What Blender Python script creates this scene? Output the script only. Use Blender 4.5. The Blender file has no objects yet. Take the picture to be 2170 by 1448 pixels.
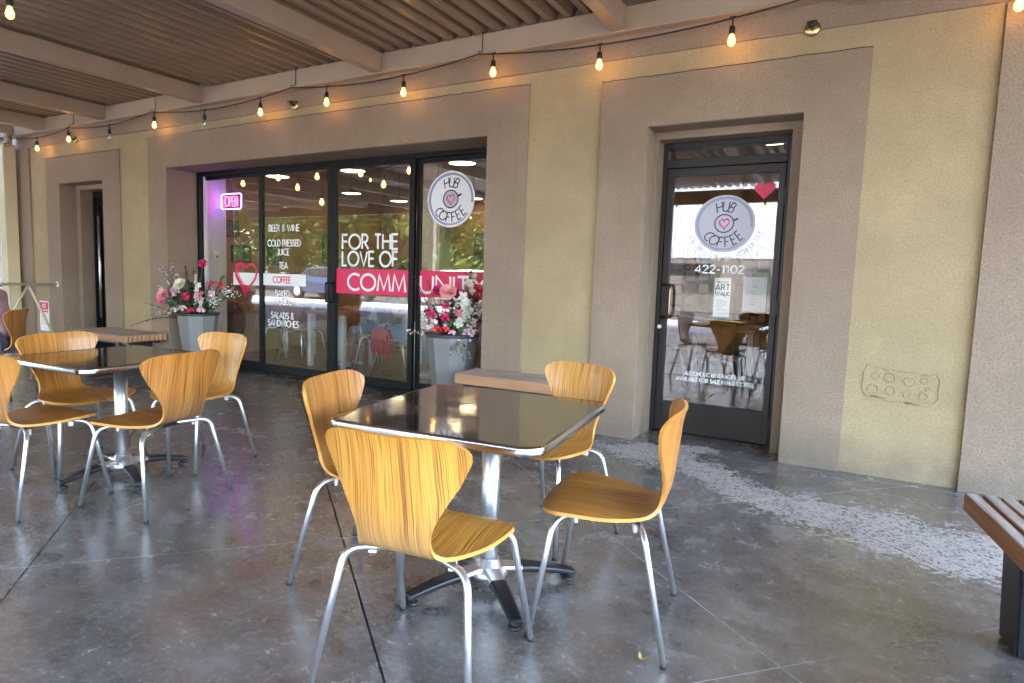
import bpy, bmesh, math, random
from mathutils import Vector, Matrix
random.seed(7)
R = math.radians
PI = math.pi
SC = bpy.context.scene
COL = SC.collection

# ---------------------------------------------------------------- camera
cam_d = bpy.data.cameras.new('camera'); cam = bpy.data.objects.new('camera', cam_d)
COL.objects.link(cam); SC.camera = cam
cam_d.sensor_width = 36.0; cam_d.lens = 1384.448 / 2170 * 36
cam_d.shift_x = 115.507 / 2170; cam_d.shift_y = -7.683 / 2170
cam_d.clip_start = 0.05; cam_d.clip_end = 600
def cam_rot(p, r, y):
    p, r, y = R(p), R(r), R(y)
    fw = Vector((-math.sin(y)*math.cos(p), math.cos(y)*math.cos(p), math.sin(p)))
    rt = Vector((math.cos(y), math.sin(y), 0)); up = rt.cross(fw)
    r2 = rt*math.cos(r) + up*math.sin(r); u2 = -rt*math.sin(r) + up*math.cos(r)
    return Matrix((r2, u2, -fw)).transposed()
cam.matrix_world = Matrix.Translation((0, 0, 1.3094)) @ cam_rot(-5.76, 1.398, 31.266).to_4x4()

# ---------------------------------------------------------------- light
SUN_EL, SUN_AZ = R(52), R(25)            # azimuth measured from +y towards +x: behind the building
W = bpy.data.worlds.new('World'); SC.world = W; W.use_nodes = True
nt = W.node_tree; bg = nt.nodes['Background']
sky = nt.nodes.new('ShaderNodeTexSky'); sky.sky_type = 'NISHITA'; sky.sun_disc = False
sky.sun_elevation = SUN_EL; sky.sun_rotation = SUN_AZ
sky.dust_density = 3.0; sky.air_density = 1.0
nt.links.new(sky.outputs[0], bg.inputs[0]); bg.inputs[1].default_value = 0.15
sd = bpy.data.lights.new('sun', 'SUN'); so = bpy.data.objects.new('sun', sd); COL.objects.link(so)
sd.energy = 1.4; sd.angle = R(12); sd.color = (1, .95, .88)
sdir = Vector((math.sin(SUN_AZ)*math.cos(SUN_EL), math.cos(SUN_AZ)*math.cos(SUN_EL), math.sin(SUN_EL)))
so.rotation_euler = (-sdir).to_track_quat('-Z', 'Y').to_euler()
SC.view_settings.view_transform = 'Standard'; SC.view_settings.look = 'None'
SC.view_settings.exposure = 5.0; SC.view_settings.gamma = 1.0
SC.render.engine = 'CYCLES'
try:
    SC.cycles.max_bounces = 10; SC.cycles.diffuse_bounces = 5; SC.cycles.glossy_bounces = 5
    SC.cycles.transparent_max_bounces = 16; SC.cycles.transmission_bounces = 6
    SC.cycles.sample_clamp_indirect = 4.0; SC.cycles.caustics_reflective = False
except Exception: pass

# ---------------------------------------------------------------- materials
def mat_new(name):
    m = bpy.data.materials.new(name); m.use_nodes = True
    return m, m.node_tree.nodes, m.node_tree.links, m.node_tree.nodes['Principled BSDF']
def simple(name, col, rough=.5, metal=0., emit=None, es=0., spec=.5, var=0., vs=8., bump=0., bs=60.):
    m, n, l, b = mat_new(name)
    b.inputs['Base Color'].default_value = (*col, 1); b.inputs['Roughness'].default_value = rough
    b.inputs['Metallic'].default_value = metal; b.inputs['Specular IOR Level'].default_value = spec
    if emit:
        b.inputs['Emission Color'].default_value = (*emit, 1); b.inputs['Emission Strength'].default_value = es
    if var or bump:
        g = n.new('ShaderNodeNewGeometry')
    if var:
        t = n.new('ShaderNodeTexNoise'); t.inputs['Scale'].default_value = vs; t.inputs['Detail'].default_value = 6
        l.new(g.outputs['Position'], t.inputs['Vector'])
        c = n.new('ShaderNodeValToRGB')
        c.color_ramp.elements[0].position = .3; c.color_ramp.elements[1].position = .7
        c.color_ramp.elements[0].color = (*[x*(1-var) for x in col], 1)
        c.color_ramp.elements[1].color = (*[min(1, x*(1+var)) for x in col], 1)
        l.new(t.outputs[0], c.inputs[0]); l.new(c.outputs[0], b.inputs['Base Color'])
    if bump:
        t = n.new('ShaderNodeTexNoise'); t.inputs['Scale'].default_value = bs; t.inputs['Detail'].default_value = 4
        l.new(g.outputs['Position'], t.inputs['Vector'])
        u = n.new('ShaderNodeBump'); u.inputs['Strength'].default_value = bump; u.inputs['Distance'].default_value = .004
        l.new(t.outputs[0], u.inputs['Height']); l.new(u.outputs[0], b.inputs['Normal'])
    return m
def mixc(n, l, fac, a, b, mode='MIX'):
    x = n.new('ShaderNodeMix'); x.data_type = 'RGBA'; x.blend_type = mode
    for s, v in ((0, fac), (6, a), (7, b)):
        if hasattr(v, 'is_linked') or hasattr(v, 'node'): l.new(v, x.inputs[s])
        elif isinstance(v, (tuple, list)): x.inputs[s].default_value = (*v, 1)
        else: x.inputs[s].default_value = v
    return x.outputs[2]
def ramp(n, l, src, pts):
    c = n.new('ShaderNodeValToRGB'); e = c.color_ramp.elements
    while len(e) < len(pts): e.new(.5)
    for i, (p, v) in enumerate(pts):
        e[i].position = p; e[i].color = (*(v if isinstance(v, tuple) else (v, v, v)), 1)
    l.new(src, c.inputs[0]); return c.outputs[0]
def noise(n, l, vec, scale, detail=5, rough=.55, dist=0., map_scale=None, w=None):
    if map_scale:
        mp = n.new('ShaderNodeMapping'); mp.inputs['Scale'].default_value = map_scale
        l.new(vec, mp.inputs[0]); vec = mp.outputs[0]
    t = n.new('ShaderNodeTexNoise'); t.inputs['Scale'].default_value = scale
    t.inputs['Detail'].default_value = detail; t.inputs['Roughness'].default_value = rough
    t.inputs['Distortion'].default_value = dist; l.new(vec, t.inputs['Vector']); return t.outputs[0]
def math_(n, l, op, a, b=None, clamp=False):
    x = n.new('ShaderNodeMath'); x.operation = op; x.use_clamp = clamp
    for i, v in enumerate((a, b)):
        if v is None: continue
        if isinstance(v, (int, float)): x.inputs[i].default_value = v
        else: l.new(v, x.inputs[i])
    return x.outputs[0]

def stucco(name, col, grain=1.0):
    m, n, l, b = mat_new(name)
    g = n.new('ShaderNodeNewGeometry').outputs['Position']
    big = noise(n, l, g, 1.1, 5, .6)
    mid = noise(n, l, g, 9, 6, .65)
    st = noise(n, l, g, 1.0, 5, .7, map_scale=(7, 7, .35))
    fine = noise(n, l, g, 95, 3, .75)
    c1 = mixc(n, l, ramp(n, l, big, [(.35, 0.), (.68, 1.)]), tuple(x*.86 for x in col), tuple(x*1.10 for x in col))
    c2 = mixc(n, l, ramp(n, l, mid, [(.40, .0), (.72, .5)]), c1, tuple(x*.80 for x in col))
    c3 = mixc(n, l, ramp(n, l, st, [(.52, 0.), (.75, .42)]), c2, tuple(x*.72 for x in col))
    c4 = mixc(n, l, ramp(n, l, fine, [(.38, .75), (.50, 0.)]), c3, tuple(x*.66 for x in col))
    c4 = mixc(n, l, ramp(n, l, fine, [(.56, 0.), (.68, .5)]), c4, tuple(min(1, x*1.25) for x in col))
    # splash dirt near the ground
    sx = n.new('ShaderNodeSeparateXYZ'); l.new(g, sx.inputs[0])
    low = math_(n, l, 'MULTIPLY', math_(n, l, 'SUBTRACT', .28, sx.outputs[2], True), 2.2)
    low = math_(n, l, 'MULTIPLY', low, ramp(n, l, mid, [(.3, .3), (.6, 1.)]), True)
    c5 = mixc(n, l, low, c4, (.16, .14, .12))
    l.new(c5, b.inputs['Base Color']); b.inputs['Roughness'].default_value = .9
    b.inputs['Specular IOR Level'].default_value = .25
    bu = n.new('ShaderNodeBump'); bu.inputs['Strength'].default_value = .8*grain; bu.inputs['Distance'].default_value = .010
    h = noise(n, l, g, 105, 4, .75); l.new(h, bu.inputs['Height']); l.new(bu.outputs[0], b.inputs['Normal'])
    return m

def floor_mat():
    m, n, l, b = mat_new('polished_concrete')
    g = n.new('ShaderNodeNewGeometry').outputs['Position']
    a = noise(n, l, g, .7, 6, .62, .2)
    c = noise(n, l, g, 5.0, 8, .66, .1)
    d = noise(n, l, g, 38, 8, .8, .1)
    s = noise(n, l, g, 2.4, 6, .6, .1, map_scale=(1, 2.2, 1))
    base = mixc(n, l, ramp(n, l, a, [(.34, 0.), (.66, 1.)]), (.066, .059, .052), (.145, .143, .139))
    base = mixc(n, l, ramp(n, l, c, [(.40, 0.), (.68, .85)]), base, (.25, .243, .232))
    base = mixc(n, l, ramp(n, l, s, [(.40, 0.), (.72, .7)]), base, (.07, .060, .050))
    base = mixc(n, l, ramp(n, l, d, [(.0, 0.), (.50, 0.), (.60, .35), (.72, .8)]), base,
                mixc(n, l, ramp(n, l, d, [(.5, 0.), (.51, 1.)]), (.035, .03, .027), (.34, .33, .32)))
    rust = noise(n, l, g, 1.5, 4, .5, .3, map_scale=(1.3, .8, 1))
    base = mixc(n, l, ramp(n, l, rust, [(.50, 0.), (.85, .35)]), base, (.20, .10, .07))
    # white specks and grit
    v = n.new('ShaderNodeTexVoronoi'); v.inputs['Scale'].default_value = 26; l.new(g, v.inputs['Vector'])
    spk = ramp(n, l, v.outputs['Distance'], [(.05, 1.), (.09, 0.)])
    sel = n.new('ShaderNodeSeparateColor'); l.new(v.outputs['Color'], sel.inputs[0])
    spk = math_(n, l, 'MULTIPLY', spk, ramp(n, l, sel.outputs[0], [(.72, 0.), (.75, .8)]))
    base = mixc(n, l, spk, base, (.5, .49, .47))
    # worn band where the aggregate shows
    tot = None
    for (x, y, rx, ry, rz) in ((-1.25, 4.83, .46, .36, 20), (-.78, 4.58, .52, .25, -38), (-.22, 4.16, .62, .30, -28),
                               (.42, 3.98, .62, .46, -12), (1.25, 3.85, .9, .55, 0), (-1.0, 5.15, .3, .14, 0)):
        mp = n.new('ShaderNodeMapping'); mp.vector_type = 'TEXTURE'
        mp.inputs['Location'].default_value = (x, y, 0); mp.inputs['Rotation'].default_value = (0, 0, R(rz))
        mp.inputs['Scale'].default_value = (rx, ry, 1000); l.new(g, mp.inputs[0])
        ln = n.new('ShaderNodeVectorMath'); ln.operation = 'LENGTH'; l.new(mp.outputs[0], ln.inputs[0])
        q = math_(n, l, 'SUBTRACT', 1.0, ln.outputs['Value'])
        tot = q if tot is None else math_(n, l, 'MAXIMUM', tot, q)
    n1 = math_(n, l, 'MULTIPLY', math_(n, l, 'SUBTRACT', noise(n, l, g, 3.6, 5, .7, .6), .5), 2.0)
    n2 = math_(n, l, 'MULTIPLY', math_(n, l, 'SUBTRACT', noise(n, l, g, 30, 3, .7), .5), 1.9)
    msk = math_(n, l, 'ADD', math_(n, l, 'ADD', tot, n1), n2)
    msk = ramp(n, l, msk, [(.20, 0.), (.25, 1.)])
    pv = n.new('ShaderNodeTexVoronoi'); pv.inputs['Scale'].default_value = 48; l.new(g, pv.inputs['Vector'])
    pe = n.new('ShaderNodeTexVoronoi'); pe.feature = 'DISTANCE_TO_EDGE'; pe.inputs['Scale'].default_value = 48; l.new(g, pe.inputs['Vector'])
    sc2 = n.new('ShaderNodeSeparateColor'); l.new(pv.outputs['Color'], sc2.inputs[0])
    stone = ramp(n, l, sc2.outputs[0], [(.0, (.03, .035, .045)), (.30, (.08, .09, .11)), (.38, (.40, .32, .26)), (.50, (.16, .11, .085)),
                                        (.60, (.34, .31, .27)), (.75, (.42, .39, .35)), (1., (.17, .17, .18))])
    peb = mixc(n, l, ramp(n, l, pe.outputs['Distance'], [(.03, 1.), (.16, 0.)]), stone, (.44, .395, .34))
    col = mixc(n, l, msk, base, peb)
    l.new(col, b.inputs['Base Color'])
    ro = ramp(n, l, c, [(.3, .15), (.55, .25), (.75, .40)])
    ro2 = mixc(n, l, msk, ro, (.75, .75, .75)); l.new(ro2, b.inputs['Roughness'])
    b.inputs['Specular IOR Level'].default_value = .8; b.inputs['IOR'].default_value = 1.95
    hb = mixc(n, l, msk, d, ramp(n, l, pe.outputs['Distance'], [(0, 0.), (.3, 1.)]))
    bu = n.new('ShaderNodeBump'); bu.inputs['Strength'].default_value = .22; bu.inputs['Distance'].default_value = .003
    l.new(hb, bu.inputs['Height']); l.new(bu.outputs[0], b.inputs['Normal'])
    return m

def veneer():
    m, n, l, b = mat_new('chair_veneer')
    uv = n.new('ShaderNodeUVMap').outputs[0]
    oi = n.new('ShaderNodeObjectInfo')
    off = n.new('ShaderNodeVectorMath'); off.operation = 'ADD'; l.new(uv, off.inputs[0])
    k = math_(n, l, 'MULTIPLY', oi.outputs['Random'], 23.0)
    cb = n.new('ShaderNodeCombineXYZ'); l.new(k, cb.inputs[0]); l.new(k, cb.inputs[1]); l.new(cb.outputs[0], off.inputs[1])
    v = off.outputs[0]
    wob = noise(n, l, v, 3.0, 3, .5, 0, map_scale=(1, .7, 1))
    vv = n.new('ShaderNodeVectorMath'); vv.operation = 'ADD'; l.new(v, vv.inputs[0])
    cw = n.new('ShaderNodeCombineXYZ'); l.new(math_(n, l, 'MULTIPLY', wob, .05), cw.inputs[0]); l.new(cw.outputs[0], vv.inputs[1])
    v = vv.outputs[0]
    band = noise(n, l, v, 1.0, 3, .6, 0, map_scale=(14, .30, 1))
    line0 = noise(n, l, v, 1.0, 2, .5, .1, map_scale=(82, .5, 1))
    line = noise(n, l, v, 1.0, 4, .7, .1, map_scale=(190, 1.2, 1))
    fib = noise(n, l, v, 1.0, 3, .7, 0, map_scale=(420, 6, 1))
    lt = n.new('ShaderNodeMix'); lt.data_type = 'RGBA'; lt.blend_type = 'MULTIPLY'; lt.inputs[0].default_value = 1
    c = ramp(n, l, band, [(.3, (.49, .20, .038)), (.5, (.58, .26, .052)), (.7, (.65, .33, .078))])
    c = mixc(n, l, ramp(n, l, line, [(.45, 0.), (.62, .45)]), c, (.30, .115, .022))
    c = mixc(n, l, ramp(n, l, line0, [(.468, 0.), (.492, .9), (.506, .9), (.535, 0.)]), c, (.14, .045, .012))
    c = mixc(n, l, ramp(n, l, line0, [(.60, 0.), (.62, .8), (.632, .8), (.655, 0.)]), c, (.16, .05, .012))
    c = mixc(n, l, ramp(n, l, line0, [(.36, 0.), (.375, .7), (.385, .7), (.41, 0.)]), c, (.18, .06, .014))
    c = mixc(n, l, ramp(n, l, fib, [(.35, .35), (.55, 0.)]), c, (.26, .10, .022))
    at = n.new('ShaderNodeAttribute'); at.attribute_name = 'wear'
    gw = noise(n, l, v, 6, 5, .7)
    wr = math_(n, l, 'MULTIPLY', at.outputs['Fac'], ramp(n, l, gw, [(.3, .70), (.6, 1.)]), True)
    grey = mixc(n, l, ramp(n, l, line, [(.48, 0.), (.60, .8)]), (.25, .195, .145), (.085, .058, .042))
    c = mixc(n, l, wr, c, grey)
    l.new(c, lt.inputs[6]); l.new(oi.outputs['Color'], lt.inputs[7])
    l.new(lt.outputs[2], b.inputs['Base Color'])
    l.new(ramp(n, l, gw, [(.3, .27), (.7, .42)]), b.inputs['Roughness'])
    bu = n.new('ShaderNodeBump'); bu.inputs['Strength'].default_value = .15; bu.inputs['Distance'].default_value = .002
    l.new(line, bu.inputs['Height']); l.new(bu.outputs[0], b.inputs['Normal'])
    return m

def plank(name, c1, c2, c3, axis='X', rough=.75):
    m, n, l, b = mat_new(name)
    tc = n.new('ShaderNodeTexCoord').outputs['Object']
    oi = n.new('ShaderNodeObjectInfo')
    ad = n.new('ShaderNodeVectorMath'); ad.operation = 'ADD'; l.new(tc, ad.inputs[0])
    cb = n.new('ShaderNodeCombineXYZ'); l.new(math_(n, l, 'MULTIPLY', oi.outputs['Random'], 31.), cb.inputs[2]); l.new(cb.outputs[0], ad.inputs[1])
    v = ad.outputs[0]
    sc = (2, 45, 45) if axis == 'X' else (45, 2, 45)
    g = noise(n, l, v, 1.0, 6, .7, .4, map_scale=sc)
    g2 = noise(n, l, v, 5, 4, .6)
    c = mixc(n, l, ramp(n, l, g, [(.35, 0.), (.65, 1.)]), c1, c2)
    # weathered silver on the faces that look up
    gn = n.new('ShaderNodeNewGeometry'); sx = n.new('ShaderNodeSeparateXYZ'); l.new(gn.outputs['Normal'], sx.inputs[0])
    up = math_(n, l, 'MULTIPLY', ramp(n, l, sx.outputs[2], [(.5, 0.), (.9, 1.)]), ramp(n, l, g2, [(.3, .65), (.6, 1.)]))
    dark = mixc(n, l, ramp(n, l, g, [(.4, 0.), (.6, 1.)]), tuple(x*.5 for x in c3), c3)
    c = mixc(n, l, up, c, dark)
    l.new(c, b.inputs['Base Color']); b.inputs['Roughness'].default_value = rough
    bu = n.new('ShaderNodeBump'); bu.inputs['Strength'].default_value = .5; bu.inputs['Distance'].default_value = .004
    l.new(g, bu.inputs['Height']); l.new(bu.outputs[0], b.inputs['Normal'])
    return m

def glass_mat(name, tint=(.93, .95, .94), k=1.5, base=.05, rough=0.0):
    m, n, l, b = mat_new(name); n.remove(b)
    out = n['Material Output']
    tr = n.new('ShaderNodeBsdfTransparent'); tr.inputs[0].default_value = (*tint, 1)
    gl = n.new('ShaderNodeBsdfGlossy'); gl.inputs['Roughness'].default_value = rough; gl.inputs[0].default_value = (1, 1, 1, 1)
    lw = n.new('ShaderNodeLayerWeight'); lw.inputs[0].default_value = .5      # facing = 1 - |cos|, the same on both sides
    sch = math_(n, l, 'ADD', math_(n, l, 'MULTIPLY', math_(n, l, 'POWER', lw.outputs['Facing'], 5.0), .96), .04)
    f = math_(n, l, 'ADD', math_(n, l, 'MULTIPLY', sch, k), base, True)
    mx = n.new('ShaderNodeMixShader'); l.new(f, mx.inputs[0]); l.new(tr.outputs[0], mx.inputs[1]); l.new(gl.outputs[0], mx.inputs[2])
    l.new(mx.outputs[0], out.inputs[0]); return m

def bulb_mat():
    m, n, l, b = mat_new('amber_bulb_glass'); n.remove(b); out = n['Material Output']
    tr = n.new('ShaderNodeBsdfTransparent'); tr.inputs[0].default_value = (1, .72, .35, 1)
    em = n.new('ShaderNodeEmission'); em.inputs[0].default_value = (1, .48, .10, 1); em.inputs[1].default_value = .40
    mx = n.new('ShaderNodeMixShader'); mx.inputs[0].default_value = .45
    l.new(tr.outputs[0], mx.inputs[1]); l.new(em.outputs[0], mx.inputs[2]); l.new(mx.outputs[0], out.inputs[0]); return m

def granite():
    m, n, l, b = mat_new('dark_laminate')
    g = n.new('ShaderNodeTexCoord').outputs['Object']
    a = noise(n, l, g, 5, 7, .7, 1.5); f = noise(n, l, g, 170, 2, .6)
    c = ramp(n, l, a, [(.3, (.018, .012, .010)), (.55, (.040, .028, .022)), (.75, (.075, .055, .045))])
    c = mixc(n, l, ramp(n, l, f, [(.58, 0.), (.68, .8)]), c, (.22, .17, .14))
    l.new(c, b.inputs['Base Color']); b.inputs['Roughness'].default_value = .06
    b.inputs['Specular IOR Level'].default_value = .5; b.inputs['IOR'].default_value = 6.5
    l.new(ramp(n, l, noise(n, l, g, 4, 5, .6), [(.4, .04), (.7, .17)]), b.inputs['Roughness'])
    return m

def leaf_mat(name, c1, c2):
    m, n, l, b = mat_new(name)
    g = n.new('ShaderNodeNewGeometry')
    c = mixc(n, l, g.outputs['Random Per Island'], c1, c2)
    l.new(c, b.inputs['Base Color']); b.inputs['Roughness'].default_value = .6
    return m

M = {}
M['yellow'] = stucco('khaki_stucco', (.45, .345, .200))
M['tan'] = stucco('tan_stucco', (.335, .250, .180))
M['floor'] = floor_mat()
M['white_grout'] = simple('lime_grout', (.50, .49, .47), .9, var=.25, vs=40, bump=.6, bs=120)
M['dark_grout'] = simple('dark_joint', (.05, .045, .04), .9)
M['veneer'] = veneer()
M['chrome'] = simple('satin_chrome', (.80, .81, .83), .30, .92, var=.06, vs=25)
M['alu'] = simple('brushed_aluminium', (.78, .78, .79), .30, .95, var=.08, vs=30)
M['blackplastic'] = simple('black_plastic', (.009, .010, .013), .40, var=.3, vs=30, bump=.2)
M['whiteplastic'] = simple('white_plastic', (.7, .7, .68), .4)
M['laminate'] = granite()
M['beam'] = simple('tan_painted_steel', (.40, .305, .22), .42, var=.06, vs=3)
M['deck'] = simple('brown_metal_deck', (.265, .19, .125), .36, 0., var=.06, vs=2)
M['blackframe'] = simple('black_anodised', (.006, .006, .007), .45, spec=.22, var=.2, vs=10)
M['bronzeframe'] = simple('dark_bronze_aluminium', (.017, .012, .010), .42, spec=.3, var=.15, vs=6)
M['glass'] = glass_mat('window_glass', k=1.4, base=.050)
M['doorglass'] = glass_mat('door_glass', (.90, .92, .92), k=1.1, base=.02)
M['white'] = simple('white_vinyl', (.86, .86, .86), .55)
M['pink'] = simple('crimson_vinyl', (.72, .025, .10), .5)
M['lilac'] = simple('lilac_vinyl', (.30, .31, .46), .55)
M['cupfill'] = simple('pale_lilac_vinyl', (.52, .50, .62), .55)
M['ink'] = simple('black_vinyl', (.02, .02, .022), .55)
M['inkgrey'] = simple('charcoal_vinyl', (.06, .065, .075), .55)
M['logowhite'] = simple('white_logo_vinyl', (.86, .86, .90), .5)
M['doorlogo'] = simple('grey_white_logo_vinyl', (.50, .50, .58), .5)
M['brass'] = simple('aged_brass', (.42, .31, .14), .3, 1.0)
M['darkbrass'] = simple('bronze_pull', (.22, .17, .11), .3, 1.0)
M['cable'] = simple('black_rubber', (.012, .012, .012), .6)
M['bulbcore'] = simple('glowing_filament', (1, .7, .3), .5, emit=(1, .64, .26), es=8)
M['bulbglass'] = bulb_mat()
M['deadbulb'] = glass_mat('clear_bulb_glass', (.82, .84, .84), k=2.5, base=.12)
M['plank'] = plank('weathered_bench_plank', (.36, .18, .09), (.50, .27, .14), (.50, .45, .42), 'X')
M['planky'] = plank('weathered_bench_plank_long', (.28, .13, .055), (.40, .21, .095), (.42, .38, .34), 'Y')
M['planter'] = simple('grey_planter_resin', (.215, .217, .212), .55, var=.06, vs=5, bump=.1)
M['planterrim'] = simple('charcoal_planter_rim', (.045, .05, .055), .5)
M['cream'] = simple('cream_paint', (.62, .54, .36), .5, var=.05, vs=3)
M['railpaint'] = simple('khaki_rail_paint', (.60, .54, .40), .45)
M['skin'] = simple('skin', (.45, .25, .17), .55)
M['asphalt'] = simple('asphalt', (.06, .06, .062), .9, var=.2, vs=3, bump=.5, bs=90)
M['bounce_sidewalk'] = simple('pale_concrete', (.36, .345, .315), .85, var=.12, vs=2, bump=.2)
M['leaf'] = leaf_mat('tree_leaves', (.07, .13, .03), (.21, .29, .09))
M['leafd'] = leaf_mat('dark_tree_leaves', (.04, .08, .025), (.13, .19, .06))
M['bark'] = simple('bark', (.12, .09, .065), .9, var=.3, vs=12)
M['intwall'] = simple('ochre_plaster', (.33, .195, .105), .85, var=.08, vs=2)
M['intwhite'] = simple('white_plaster', (.66, .64, .62), .85, var=.04, vs=3)
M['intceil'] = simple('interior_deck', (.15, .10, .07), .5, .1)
M['terracotta'] = simple('terracotta_tile', (.23, .10, .055), .28, var=.18, vs=5)
M['lampshade'] = simple('bronze_lamp_shade', (.10, .085, .07), .4)
M['lampglow'] = simple('lamp_glow', (1, .9, .7), .5, emit=(1, .76, .44), es=.6)
M['neonpink'] = simple('pink_neon', (1, .2, .3), .5, emit=(1, .04, .14), es=.7)
M['neonblue'] = simple('violet_neon', (.4, .3, 1), .5, emit=(.11, .07, 1), es=1.4)
M['acrylic'] = glass_mat('clear_acrylic', (.97, .97, .98), k=.6, base=.01)

# ---------------------------------------------------------------- mesh helpers
def link(name, me, mat=None, parent=None, loc=None, rz=0):
    o = bpy.data.objects.new(name, me); COL.objects.link(o)
    if mat is not None and me is not None and not me.materials:
        for mm in (mat if isinstance(mat, (list, tuple)) else [mat]): me.materials.append(mm)
    if parent is not None: o.parent = parent
    if loc is not None: o.location = loc
    if rz: o.rotation_euler = (0, 0, rz)
    return o
def tag(o, label=None, cat=None, group=None, kind=None):
    if label: o['label'] = label
    if cat: o['category'] = cat
    if group: o['group'] = group
    if kind: o['kind'] = kind
    return o
def thing(name, label, cat, loc=(0, 0, 0), rz=0, group=None):
    o = bpy.data.objects.new(name, None); COL.objects.link(o); o.empty_display_size = .1
    o.location = loc; o.rotation_euler = (0, 0, rz)
    return tag(o, label, cat, group)
class MB:
    """collects geometry for ONE mesh"""
    def __init__(s): s.v = []; s.f = []; s.mi = []; s.sm = []; s.uv = None
    def add(s, vs, fs, mi=0, smooth=False):
        b = len(s.v); s.v += [tuple(v) for v in vs]
        for f in fs: s.f.append([i+b for i in f]); s.mi.append(mi); s.sm.append(smooth)
        return s
    def box(s, x0, x1, y0, y1, z0, z1, mi=0):
        return s.add([(x0,y0,z0),(x1,y0,z0),(x1,y1,z0),(x0,y1,z0),(x0,y0,z1),(x1,y0,z1),(x1,y1,z1),(x0,y1,z1)],
            [(0,3,2,1),(4,5,6,7),(0,1,5,4),(1,2,6,5),(2,3,7,6),(3,0,4,7)], mi)
    def prism(s, pts, a0, a1, axis='z', mi=0, smooth=False):
        n = len(pts)
        def P(p, a): return {'z': (p[0], p[1], a), 'y': (p[0], a, p[1]), 'x': (a, p[0], p[1])}[axis]
        vs = [P(p, a0) for p in pts] + [P(p, a1) for p in pts]
        s.add(vs, [tuple(range(n))[::-1], tuple(range(n, 2*n))], mi)
        b = len(s.v) - 2*n
        for i in range(n):
            j = (i+1) % n; s.f.append([b+i, b+j, b+n+j, b+n+i]); s.mi.append(mi); s.sm.append(smooth)
        return s
    def tube(s, pts, r, seg=8, mi=0, cap=True, smooth=True):
        pts = [Vector(p) for p in pts]; n = len(pts)
        rs = r if isinstance(r, (list, tuple)) else [r]*n
        t0 = (pts[1]-pts[0]).normalized()
        a = t0.orthogonal().normalized(); vs = []
        for i, p in enumerate(pts):
            t = (pts[min(i+1, n-1)] - pts[max(i-1, 0)]).normalized()
            a = (a - t*a.dot(t)).normalized(); b = t.cross(a)
            for k in range(seg):
                q = 2*PI*k/seg; vs.append(p + (a*math.cos(q) + b*math.sin(q))*rs[i])
        fs = []
        for i in range(n-1):
            for k in range(seg):
                k2 = (k+1) % seg; fs.append((i*seg+k, i*seg+k2, (i+1)*seg+k2, (i+1)*seg+k))
        s.add(vs, fs, mi, smooth)
        if cap:
            b0 = len(s.v) - n*seg
            s.f.append([b0+k for k in range(seg)][::-1]); s.mi.append(mi); s.sm.append(False)
            s.f.append([b0+(n-1)*seg+k for k in range(seg)]); s.mi.append(mi); s.sm.append(False)
        return s
    def lathe(s, prof, c=(0, 0, 0), seg=20, mi=0, smooth=True, ang=0.):
        vs = []; n = len(prof)
        for (r, z) in prof:
            for k in range(seg):
                q = 2*PI*k/seg + ang; vs.append((c[0]+r*math.cos(q), c[1]+r*math.sin(q), c[2]+z))
        fs = [(i*seg+k, i*seg+(k+1)%seg, (i+1)*seg+(k+1)%seg, (i+1)*seg+k) for i in range(n-1) for k in range(seg)]
        s.add(vs, fs, mi, smooth)
        b0 = len(s.v) - n*seg
        s.f.append([b0+k for k in range(seg)][::-1]); s.mi.append(mi); s.sm.append(False)
        s.f.append([b0+(n-1)*seg+k for k in range(seg)]); s.mi.append(mi); s.sm.append(False)
        return s
    def mesh(s, name, bevel=0., seg=1):
        me = bpy.data.meshes.new(name); me.from_pydata(s.v, [], s.f)
        me.polygons.foreach_set('material_index', s.mi); me.polygons.foreach_set('use_smooth', s.sm)
        if bevel:
            bm = bmesh.new(); bm.from_mesh(me)
            bmesh.ops.remove_doubles(bm, verts=bm.verts, dist=1e-5)
            bmesh.ops.recalc_face_normals(bm, faces=bm.faces)
            bmesh.ops.bevel(bm, geom=[e for e in bm.edges if len(e.link_faces) == 2 and e.calc_face_angle(0) > .4], offset=bevel, segments=seg, affect='EDGES', clamp_overlap=True)
            bm.to_mesh(me); bm.free()
        me.update(); return me
    def build(s, name, mat, parent=None, bevel=0., seg=1, loc=None, rz=0):
        return link(name, s.mesh(name, bevel, seg), mat, parent, loc, rz)
def box(name, x0, x1, y0, y1, z0, z1, mat, parent=None, bevel=0.):
    return MB().box(x0, x1, y0, y1, z0, z1).build(name, mat, parent, bevel)
def smooth_path(pts, rad=.04, n=5):
    """polyline with rounded corners"""
    P = [Vector(p) for p in pts]; out = [P[0]]
    for i in range(1, len(P)-1):
        a, b, c = P[i-1], P[i], P[i+1]
        d1 = min(rad, (a-b).length*.48); d2 = min(rad, (c-b).length*.48)
        p0 = b + (a-b).normalized()*d1; p2 = b + (c-b).normalized()*d2
        for k in range(n+1):
            t = k/n; out.append(p0*(1-t)**2 + b*2*t*(1-t) + p2*t*t)
    out.append(P[-1]); return out
def copy_tree(o, parent=None):
    c = o.copy(); COL.objects.link(c)
    if parent is not None: c.parent = parent
    for ch in [x for x in list(KIDS.get(o.name, []))]:
        d = copy_tree(ch, c); KIDS.setdefault(c.name, []).append(d)
    return c
KIDS = {}
def kids_of(root):
    for o in COL.objects:
        if o.parent is not None: 
            L = KIDS.setdefault(o.parent.name, [])
            if o not in L: L.append(o)

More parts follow.
